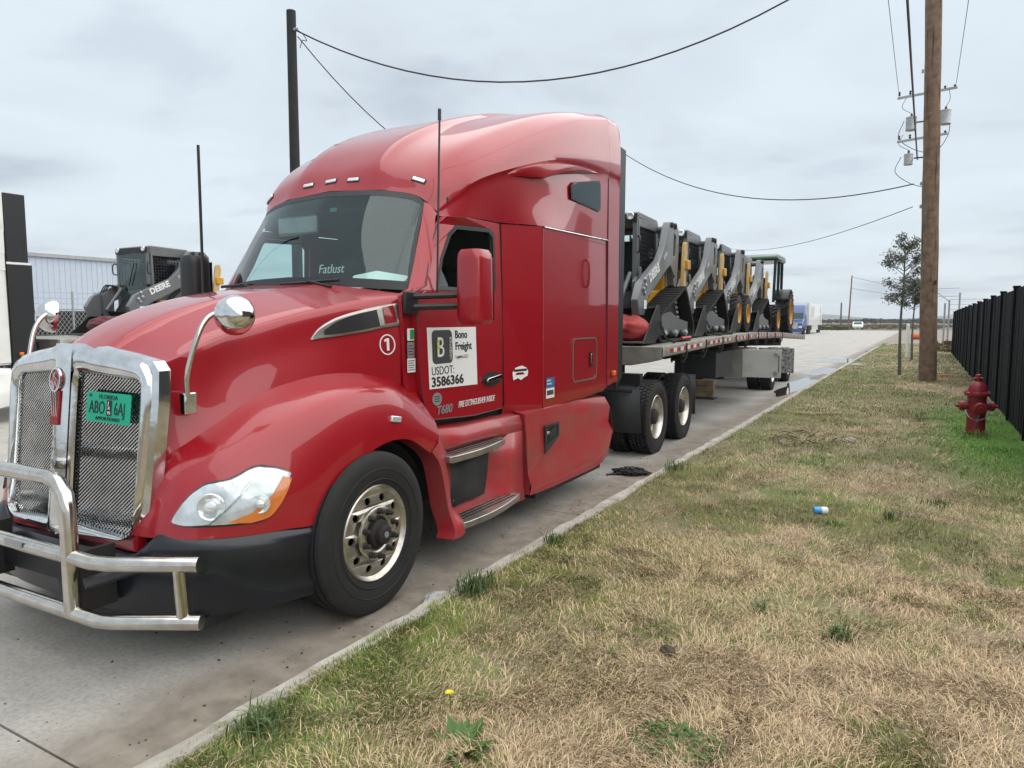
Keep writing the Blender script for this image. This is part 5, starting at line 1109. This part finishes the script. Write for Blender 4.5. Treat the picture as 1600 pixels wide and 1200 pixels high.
fp = empty('utility_pole', (-13.9, 168, 0), 0, 'far thin utility pole in the scrub beside the white car', 'utility pole'); MB().tube([(0, 0, 0), (.35, 0, 11.2)], [.17, .12], 8).build('shaft', POLEW, fp)
fq = empty('utility_pole', (-17.4, 190, 0), 0, 'short grey pole stub left of the far utility pole', 'utility pole'); MB().tube([(0, 0, 0), (0, 0, 6.0)], [.2, .17], 8).build('shaft', BARK, fq)
wire('power_line', 'upper far wire from the distant pole towards the trees', (-13.6, 168, 11), (6, 168, 8.2), .9, .03); wire('power_line', 'lower far wire from the distant pole towards the trees', (-13.6, 168, 8.6), (6, 168, 6.6), .7, .03)

# ------------------------------------------------------------------ trees
def tree(loc, H, trunk_h, rad, label, seed, nleaf):
    r_ = random.Random(seed); t = empty('young_oak_tree', loc, 0, label, 'tree', 'young oaks on the verge')
    tm = MB(); sp = [(.02 * math.sin(z * 1.7 + seed), .015 * math.cos(z * 2.1), z) for z in np.linspace(-.05, H * .9, 12)]
    tm.tube(sp, list(np.linspace(.055, .012, 12)), 8); tips = []
    for k in range(24):
        z = r_.uniform(trunk_h, H * .90); a = r_.uniform(0, 6.28); f = (z - trunk_h) / (H - trunk_h); l = rad * (.55 + .75 * math.sin(math.pi * min(1, .2 + f * .85))) * r_.uniform(.6, 1.1)
        b = Vector((.02 * math.sin(z * 1.7 + seed), 0, z)); d = Vector((math.cos(a), math.sin(a), r_.uniform(.35, 1.0))).normalized(); m = b + d * l * .5 + Vector((0, 0, .03)); e_ = b + d * l
        tm.tube([b, m, e_], [.014, .009, .004], 5); tips += [m, (m + e_) / 2, e_, e_]
        for q in range(2):
            d2 = (d + Vector((r_.uniform(-.8, .8), r_.uniform(-.8, .8), r_.uniform(-.3, .6)))).normalized(); tm.tube([m, m + d2 * l * .4], [.006, .003], 4); tips += [m + d2 * l * .3, m + d2 * l * .42]
    tips.append(Vector((0, 0, H * .95)))
    tm.build('trunk', BARK, t)
    lm = MB()
    for k in range(nleaf):
        c = r_.choice(tips) + Vector([r_.gauss(0, .075) for _ in range(3)]); n = Vector([r_.gauss(0, 1) for _ in range(3)]).normalized(); u = n.orthogonal().normalized(); u = Matrix.Rotation(r_.uniform(0, 6.28), 3, n) @ u; v = n.cross(u); s = r_.uniform(.016, .034)
        lm.add([c - u * s * 1.5, c + v * s * .6, c + u * s * 1.5, c - v * s * .6], [(0, 1, 2, 3)])
    lm.build('crown', LEAF, t, smooth=0)
tree((-.62, 26.3, .03), 4.65, 2.2, .72, 'young oak nearest the camera, just left of the thick pole', 2, 4200)
tree((-.38, 36, .03), 4.0, 2.2, .68, 'farther young oak half hidden between the first oak and the thick pole', 9, 3400)

# ------------------------------------------------------------------ hydrant
hy = empty('fire_hydrant', (.78, 13.18, .05), R(12), 'dark red fire hydrant with chained side caps on the verge', 'hydrant')
MB().lathe([(.001, -.05), (.175, -.05), (.175, .0), (.17, .03), (.135, .035), (.13, .06), (.128, .56), (.135, .60), (.175, .61), (.18, .635), (.175, .655), (.135, .665), (.13, .70), (.115, .76), (.085, .81), (.055, .835), (.055, .86), (.07, .862), (.07, .885), (.04, .89), (.035, .935), (.001, .94)], 'z', 32).build('barrel', HYD, hy, smooth=35)
for ax, c, rr_, l in (('x', (-.12, 0, .44), .075, -.12), ('y', (0, -.12, .42), .095, -.10), ('x', (.12, 0, .44), .075, .12)):
    sgn_ = 1 if l > 0 else -1
    pr_ = [(rr_ * .8, 0), (rr_ * .8, abs(l) * .35), (rr_, abs(l) * .4), (rr_, abs(l) * .85), (rr_ * .8, abs(l)), (rr_ * .35, abs(l)), (rr_ * .33, abs(l) * 1.35), (.001, abs(l) * 1.36)]
    MB().lathe([(r_, h * sgn_) for r_, h in pr_], ax, 20, c).build('nozzle_cap', HYD, hy, smooth=35)
    MB().tube([(c[0] * 1.5, c[1] * 1.5 - .03, c[2] - .05), (c[0] * .9 - .02, -.14, c[2] - .17), (-.03, -.137, c[2] - .22)], .008, 5).build('cap_chain', GALV, hy)
for k in range(8): a = k * math.pi / 4; MB().lathe([(.016, 0), (.016, .02), (.001, .022)], 'z', 6, (.155 * math.cos(a), .155 * math.sin(a), .655)).build('flange_bolt', HYD, hy)

# ------------------------------------------------------------------ black picket fence
fc = empty('picket_fence', (1.42, 8, 0), 0, 'tall black closed picket fence along the right side of the verge', 'fence')
pk = {}
def picket_mesh(h):
    if h not in pk:
        me = MB().prism([(-.0585, .06), (.0585, .06), (.0585, h - .03), (.03, h), (-.03, h), (-.0585, h - .03)], -.012, .012, 'x').mesh('picket', 0); me.materials.append(FENCEM); pk[h] = me
    return pk[h]
pr3 = random.Random(8); n_p = 0; y = 0.0
post = MB().b2((-.045, -.045, 0), (.045, .045, 2.42)).box((0, 0, 2.44), (.11, .11, .04)).mesh('fence_post', 0); post.materials.append(FENCEM)
while y < 35.6:
    b = int(y / 2.4); base_h = 2.40 - .012 * b
    o = bpy.data.objects.new('picket', picket_mesh(round(base_h, 2))); link(o, fc); o.location = (pr3.uniform(-.006, .006) - .03, y, 0); o.rotation_euler = (pr3.uniform(-.006, .006), 0, pr3.uniform(-.05, .05)); y += .122
for b in range(16): o = bpy.data.objects.new('fence_post', post); link(o, fc); o.location = (-.035, b * 2.4, -.012 * b)
for z in (.35, 1.2, 2.05): MB().b2((-.01, 0, z), (.05, 35.7, z + .08)).build('fence_rail', FENCEM, fc)
gt = empty('gate_posts', (1.5, 58, 0), 0, 'galvanised chain-link corner posts with barbed wire arms past the black fence', 'fence')
for x, h in ((0.0, 3.2), (.6, 3.7), (-.25, 3.0)):
    MB().tube([(x, 0, 0), (x, 0, h)], .06, 8).build('post', GALV, gt)
MB().tube([(0, 0, 3.1), (-.7, -.1, 3.7)], .035, 5).build('barb_arm', GALV, gt)
for k in range(4): MB().tube([(0, 0, 2.2 + k * .35), (5.5, .5, 2.2 + k * .35)], .015, 4).build('barbed_wire', GALV, gt)
mk = MB().tube([(0, 0, 0), (0, 0, 1.55)], .075, 14); mk.lathe([(.075, 1.55), (.06, 1.60), (.001, 1.62)], 'z', 14); o = mk.build('marker_post', WHT); o.location = (-.62, 39.2, .03); tag(o, 'white round marker post behind the first young oak', 'post')
o = MB().tube([(0, 0, .3), (1.1, .3, .3)], .28, 12).build('barrier_barrel', ORANGE); o.location = (-.9, 76, 0); tag(o, 'orange barrel lying beside the road beyond the oaks', 'barrel')

# ------------------------------------------------------------------ left: shed and chain-link fence
sh = empty('metal_shed', (-35, 2, 0), 0, 'long white corrugated metal shed behind the loader on the left', 'building')
wl = MB(); ys_ = []
for k in range(90):
    y = k * .25; ys_ += [(y, 0), (y + .17, 0), (y + .19, .03), (y + .23, .03)]
wl.grid([[(dx_, y, z) for z in (0, 4.75)] for y, dx_ in ys_]); wl.build('wall', SHEET, sh, smooth=0)
MB().b2((-.4, -.2, 4.70), (.14, 22.8, 4.86)).build('roof_edge', GALV, sh); MB().prism([(0, 4.86), (-12, 5.9), (-24, 4.86)], 0, 22.6, 'y').build('roof', SHEET, sh)
cf = empty('chain_link_fence', (-24, 4, 0), 0, 'dark chain-link fence with privacy mesh before the white shed', 'fence')
MB().b2((-.03, 0, .05), (-.02, 40, 2.12)).build('privacy_mesh', DARK, cf)
cw = MB()
for k in range(-16, 300):
    for sg in (1, -1):
        a = k * .135; b = a + 2.1 * sg * .75
        if min(a, b) < 0 or max(a, b) > 40: continue
        cw.tube([(.01 + .005 * sg, a, .06), (.01 + .005 * sg, b, 2.16)], .007, 3, False)
cw.build('wire_mesh', GALV, cf, smooth=0)
for k in range(14): MB().tube([(0, k * 3.0, 0), (0, k * 3.0, 2.75)], .035, 8).build('post', GALV, cf)
for z in (2.18, 2.35, 2.52, 2.70): MB().tube([(0, 0, z), (0, 40, z)], .008 if z > 2.2 else .025, 5).build('top_wire', GALV, cf)

# ------------------------------------------------------------------ far traffic
bt = empty('box_truck', (-12.7, 94, 0), R(1), 'blue tractor with white box trailer parked far down the road', 'truck')
MB().prism([(0, .55), (.05, 1.5), (1.35, 1.9), (1.75, 2.7), (2.3, 3.55), (3.0, 3.9), (4.2, 3.95), (4.2, .6)], -2.45, -.15, 'x').build('cab', BLUEP, bt, bevel=.12)
MB().add([(-2.3, 1.36, 1.96), (-.3, 1.36, 1.96), (-.35, 1.75, 2.72), (-2.25, 1.75, 2.72)], [(0, 1, 2, 3)]).build('windscreen', GLASSD, bt); MB().b2((-1.85, -.04, .75), (-.75, .06, 1.55)).build('grille', CHROME, bt); MB().b2((-2.4, -.15, .3), (-.2, .3, .65)).build('bumper', BLUEP, bt)
for x in (-2.15, -.45): MB().b2((x - .2, -.03, .85), (x + .2, .05, 1.1)).build('headlight', LENS, bt)
MB().b2((-.16, 1.9, 1.95), (-.10, 2.6, 2.6)).build('side_window', GLASSD, bt); text('roof_lettering', 'DO', .75, WHT, bt, face_my(-1.5, 2.05, 3.0, R(-35)), bold=.03)
bx_ = MB().b2((-2.55, 4.9, 1.15), (0, 20.5, 4.05)).build('box_body', WHITE, bt)
for k in range(4): MB().prism([(6 + k * 1.1, 2.2), (6.5 + k * 1.1, 2.2), (7.3 + k * 1.1, 3.6), (6.8 + k * 1.1, 3.6)], .001, .01, 'x').build('box_stripe', GALV, bx_)
text('box_lettering', 'HUNT', 1.0, INK, bx_, face_x(.012, 17.8, 3.8, R(-90)), bold=.03)
MB().b2((-.12, 9, .45), (-.05, 16, 1.15)).build('side_skirt', WHITE, bt)
for y in (.95, 5.6, 6.8, 17.5, 18.8):
    for x in (-.2, -2.35): MB().lathe([(.001, -.15), (.5, -.15), (.5, .15), (.3, .15), (.28, .1), (.001, .1)], 'x', 18, (x, y, .5)).build('wheel', RUB, bt)
wc = empty('parked_car', (-9.9, 150.5, 0), R(4), 'small white car far away beside the thin pole', 'car')
MB().prism([(0, .35), (.05, .75), (1.0, .95), (1.7, 1.45), (3.2, 1.5), (4.3, 1.0), (4.5, .5), (4.4, .35)], -1.8, 0, 'x').build('body', WHITE, wc, bevel=.1); MB().add([(-1.65, .98, .97), (-.15, .98, .97), (-.25, 1.66, 1.44), (-1.55, 1.66, 1.44)], [(0, 1, 2, 3)]).build('windscreen', GLASSD, wc)
for y in (.8, 3.6):
    for x in (-.1, -1.7): MB().lathe([(.001, -.1), (.34, -.1), (.34, .1), (.001, .1)], 'x', 14, (x, y, .34)).build('wheel', RUB, wc)

# ------------------------------------------------------------------ scrub, hill
def scrub(name, label, x0, x1, y0, y1, n, smin, smax, m, seed):
    r_ = random.Random(seed); mb = MB()
    for k in range(n):
        x = r_.uniform(x0, x1); y = r_.uniform(y0, y1); s = r_.uniform(smin, smax)
        for j in range(7):
            c = Vector((x + r_.gauss(0, s * .6), y + r_.gauss(0, s * .5), s * r_.uniform(.15, .7)))
            for q in range(3):
                nrm = Vector([r_.gauss(0, 1) for _ in range(3)]).normalized(); u = nrm.orthogonal().normalized() * s * .4; v = nrm.cross(u)
                mb.add([c - u, c + v * .8, c + u, c - v * .8], [(0, 1, 2, 3)])
    o = mb.build(name, m, smooth=0); tag(o, label, 'scrub', kind='stuff'); return o
DRYB = mat('dry_brush', (.24, .185, .115), 1, var=.4, vscale=.5); SAGE = mat('scrub_green', (.085, .09, .06), 1, var=.4, vscale=.2)
scrub('scrub', 'dry brown brush beyond the end of the road', -60, 20, 158, 260, 700, .3, .75, DRYB, 1)
scrub('scrub', 'grey-green scrub belt along the horizon', -420, 160, 420, 640, 1500, 1.4, 3.0, SAGE, 2)
scrub('scrub', 'low weeds along the roadside before the white car', -22, -12.2, 136, 160, 120, .3, .7, mat('roadside_weed', (.10, .115, .05), 1, var=.4), 3)
scrub('scrub', 'dry bush and rubble at the end of the black fence', .7, 2.4, 46, 57, 26, .22, .6, DRYB, 4)
hm_ = MB(); hx = np.linspace(-900, 900, 60)
hm_.grid([[(x, 3300, -1), (x, 3300, max(.5, 13 + 22 * math.exp(-((x + 420) / 150) ** 2) + 7 * math.sin(x / 160) + 3 * math.sin(x / 57))), (x, 3700, -1)] for x in hx * 2.2]); struct(hm_.build('hills', mat('far_hill', (.10, .10, .07), 1, var=.3, vscale=.004)))

# ------------------------------------------------------------------ puddles, litter, weeds
WATER = mat('puddle_water', (.05, .045, .04), .02, 0, spec=.9)
def puddle(name, label, c, rx, ry, seed):
    r_ = np.random.default_rng(seed); a = np.linspace(0, 2 * np.pi, 40, endpoint=False); k = 1 + .18 * np.sin(3 * a + seed) + .12 * np.sin(7 * a)
    o = MB().add([(min(c[0] + rx * k_ * math.cos(t), KX - .004), c[1] + ry * k_ * math.sin(t), .004) for t, k_ in zip(a, k)], [tuple(range(40))]).build(name, WATER, smooth=0); tag(o, label, 'puddle', kind='structure')
puddle('water', 'puddle in the gutter beyond the trailer toolbox', (-2.92, 21.2, 0), .40, 2.8, 1); puddle('water', 'smaller puddle further along the gutter', (-3.0, 27.5, 0), .5, 2.2, 2); puddle('water', 'wet gutter patch near the oaks', (-3.2, 35, 0), .8, 2.0, 3)
def tuft(name, label, x, y, n, h, spread, m, wd=.004, cat='weed', group=None, seed=0):
    r_ = random.Random(seed); mb = MB(); z = float(verge_z(np.array([x]), np.array([y]))[0])
    for k in range(n):
        a = r_.uniform(0, 6.28); l = h * r_.uniform(.5, 1.1); le = r_.uniform(.2, 1.1); bx, by = x + r_.gauss(0, spread * .34), y + r_.gauss(0, spread * .45); d = Vector((math.cos(a), math.sin(a), 0)); s_ = Vector((-math.sin(a), math.cos(a), 0)) * wd
        p0 = Vector((bx, by, z - .01)); p1 = p0 + d * l * .35 * le + Vector((0, 0, l * .6)); p2 = p1 + d * l * .5 * le + Vector((0, 0, l * .28 * (1.2 - le)))
        mb.add([p0 - s_, p0 + s_, p1 + s_ * .8, p1 - s_ * .8, p2], [(0, 1, 2, 3), (3, 2, 4)])
    o = mb.build(name, m, smooth=0); tag(o, label, cat, group); return o
TUFT = mat('tuft_green', (.10, .155, .045), .6, var=.4, vscale=12); TUFT2 = mat('tuft_bright', (.13, .24, .03), .6, var=.3)
tuft('grass_tuft', 'dark green grass tuft overhanging the kerb near the front wheel', -2.46, 3.78, 150, .17, .16, TUFT, seed=1)
tuft('grass_tuft', 'grass tuft on the kerb beside the lower cab step', -2.47, 4.95, 70, .16, .10, TUFT, seed=2)
tuft('grass_tuft', 'lone spiky green tuft in the dry grass, right foreground', -.33, 4.22, 70, .15, .10, TUFT, seed=3)
tuft('grass_tuft', 'small green tuft left of the lone spiky one', -.79, 4.40, 36, .10, .06, TUFT, seed=4)
tuft('grass_tuft', 'bright green tuft just right of the blue can', -.58, 6.60, 60, .08, .12, TUFT2, seed=5)
tuft('grass_tuft', 'green tuft further right of the blue can', -.18, 7.05, 50, .14, .10, TUFT, seed=6)
tuft('grass_tuft', 'broad green tuft at the right of the verge, toward the fence', .2, 7.9, 80, .13, .2, TUFT, seed=7)
tuft('grass_tuft', 'tufted kerb grass at the bottom edge of the picture', -2.40, 2.0, 170, .14, .15, TUFT, seed=8)
tuft('grass_tuft', 'bright little tuft in the straw above the dandelion', -1.35, 3.42, 36, .06, .06, TUFT2, seed=9)
tuft('grass_tuft', 'green kerb tuft near the drive wheels', -2.46, 8.1, 90, .17, .2, TUFT, seed=10)
tuft('grass_tuft', 'green patch of longer grass at the foot of the hydrant', .72, 12.9, 130, .16, .35, TUFT2, seed=11)
tuft('grass_tuft', 'thin tall weed between the hydrant and the pole', .02, 14.2, 20, .32, .06, TUFT, seed=12)
# rosette weed and dandelion
wr = MB(); r_ = random.Random(4); z = .05
for k in range(34):
    a = r_.uniform(0, 6.28); l = r_.uniform(.07, .15); q = r_.uniform(.0, .07); c = Vector((-1.58 + q * math.cos(a), 2.32 + q * math.sin(a), z)); d = Vector((math.cos(a), math.sin(a), r_.uniform(.3, 1.2))).normalized(); s_ = Vector((-math.sin(a), math.cos(a), 0)) * l * .2
    wr.add([c, c + d * l * .5 + s_, c + d * l - Vector((0, 0, l * .15)), c + d * l * .5 - s_], [(0, 1, 2, 3)])
tag(wr.build('leafy_weed', WEED, smooth=0), 'leafy green weed at the bottom edge under the dandelion', 'weed')
dn = empty('dandelion', (-1.77, 2.50, .05), 0, 'single yellow dandelion flower in the foreground grass', 'flower')
MB().tube([(0, 0, 0), (.01, 0, .06), (0, .005, .11)], .002, 5).build('stem', WEED, dn)
fl = MB()
for k in range(44):
    a = k * 2.4; l = .012 + .010 * (k / 44); d = Vector((math.cos(a), math.sin(a), .45 - .3 * k / 44)); s_ = Vector((-math.sin(a), math.cos(a), 0)) * .0026; c = Vector((0, .005, .112)); fl.add([c - s_ * .4, c + d * l - s_, c + d * l + s_, c + s_ * .4], [(0, 1, 2, 3)])
fl.build('petals', PETAL, dn, smooth=0)
cv = MB(); r_ = random.Random(6)
for k in range(620):
    q = math.sqrt(r_.random()) * .17; a = r_.uniform(0, 6.28); c = Vector((-.82 + q * math.cos(a) * 1.2, 2.80 + q * math.sin(a), .055 + (1 - (q / .17) ** 2) * .045 + r_.uniform(-.01, .012))); n = Vector((r_.gauss(0, .5), r_.gauss(0, .5), 1)).normalized(); u = n.orthogonal().normalized() * r_.uniform(.006, .010); u = Matrix.Rotation(r_.uniform(0, 6), 3, n) @ u; v = n.cross(u); cv.add([c - u, c + v, c + u, c - v], [(0, 1, 2, 3)])
tag(cv.build('clover_patch', WEED, smooth=0), 'low round mat of green clover at the bottom edge', 'clover')
cn = empty('drink_can', (-.74, 6.95, .09), R(25), 'blue and white drink can lying in the dry grass', 'can')
MB().lathe([(.001, -.062), (.025, -.062), (.033, -.052), (.033, .005)], 'x', 18).build('can_body', mat('can_blue', (.08, .32, .68), .35, .2), cn); MB().lathe([(.033, .005), (.033, .052), (.026, .062), (.001, .060)], 'x', 18).build('can_band', WHT, cn)
def lump(name, label, c, r, m, seed, cat):
    r_ = random.Random(seed); bm = bmesh.new(); bmesh.ops.create_icosphere(bm, subdivisions=3, radius=1)
    for v in bm.verts:
        p = v.co; f = 1 + .16 * math.sin(3 * p.x + seed) * math.cos(4 * p.y) + .1 * math.sin(9 * p.z + 5 * p.x) + r_.uniform(-.05, .05); v.co = Vector((p.x * r[0] * f, p.y * r[1] * f, p.z * r[2] * f))
    me = bpy.data.meshes.new(name); bm.to_mesh(me); bm.free(); me.materials.append(m); o = bpy.data.objects.new(name, me); link(o); o.location = c; tag(o, label, cat)
lump('rock', 'pale stone lying on the verge before the hydrant', (-.85, 11.32, .08), (.09, .06, .05), ROCKM, 1, 'rock'); lump('clod', 'dark earth clod in the dry foreground grass', (-1.10, 3.56, .075), (.045, .035, .032), CLODM, 2, 'clod')
lump('crushed_bag', 'crumpled clear plastic litter against the kerb by the front wheel', (-2.70, 3.66, .02), (.055, .11, .022), mat('grey_film', (.42, .42, .40), .3, var=.4, vscale=20), 3, 'litter')
lump('brick', 'small red fragment in the grass beside the thick pole', (.68, 26.4, .06), (.14, .07, .05), ORANGE, 4, 'debris')
lump('rock', 'white stone at the kerb edge before the first oak', (-2.2, 31.2, .06), (.28, .4, .05), ROCKM, 5, 'rock')
# dead twigs and crumbs of soil on the concrete
tw = MB(); r_ = random.Random(12)
for k in range(60):
    x = r_.uniform(-1.9, -1.0); y = r_.uniform(10.6, 11.9); a = r_.uniform(0, 6.28); l = r_.uniform(.05, .22); tw.tube([(x, y, .085), (x + l * .5 * math.cos(a), y + l * .5 * math.sin(a), .10 + r_.uniform(0, .02)), (x + l * math.cos(a + .4), y + l * math.sin(a + .4), .085)], .004, 4)
tag(tw.build('twig_litter', CLODM), 'dark broken twigs scattered across the mid verge', 'twigs', kind='stuff')
gv = MB()
for k in range(420):
    y = r_.uniform(.9, 9) ** 1.0; x = KX - abs(r_.gauss(0, .55)) - .02; s = r_.choice((.002, .002, .003, .003, .004, .006)); 
    if x < -4.6: continue
    gv.box((x, y, s * .3), (s * 2, s * 1.6, s * 1.2), Matrix.Rotation(r_.uniform(0, 3), 3, 'Z'))
tag(gv.build('gravel', CLODM, smooth=0), 'loose grit and soil crumbs on the concrete along the gutter', 'gravel', kind='stuff')

# ------------------------------------------------------------------ unseen warehouse across the fence, inferred, sized to darken the truck's reflections
wh = empty('warehouse', (14, 2, 0), 0, 'long brown metal warehouse beyond the black fence, unseen, inferred from reflections and sized to darken the red cab side', 'building')
MB().b2((0, 0, 0), (16, 50, 9.2)).build('wall', mat('warehouse_wall', (.085, .07, .06), .7, var=.2), wh)
MB().prism([(-.4, 9.2), (8, 11.4), (16.4, 9.2)], -.4, 50.4, 'y').build('roof', mat('warehouse_roof', (.14, .13, .13), .6), wh)
for k in range(7): MB().b2((-.05, 2.5 + k * 5.6, 0), (-.005, 5.9 + k * 5.6, 3.6)).build('roller_door', mat('roller_door', (.10, .09, .085), .6), wh)

# ------------------------------------------------------------------ the air between
hzm = bpy.data.materials.new('haze_air'); hzm.use_nodes = True; ht = hzm.node_tree; ht.nodes.clear()
ho_ = ht.nodes.new('ShaderNodeOutputMaterial'); hv = ht.nodes.new('ShaderNodeVolumePrincipled'); hv.inputs['Color'].default_value = (.86, .91, .97, 1); hv.inputs['Density'].default_value = .00030; hv.inputs['Anisotropy'].default_value = 0.0
ht.links.new(hv.outputs[0], ho_.inputs['Volume'])
hz = MB().b2((-3100, -500, -2.2), (3100, 4100, 62)).build('haze', hzm, smooth=0); tag(hz, 'thin pale air fading the far scrub and hills', 'haze', kind='stuff')
sc.cycles.volume_bounces = 0
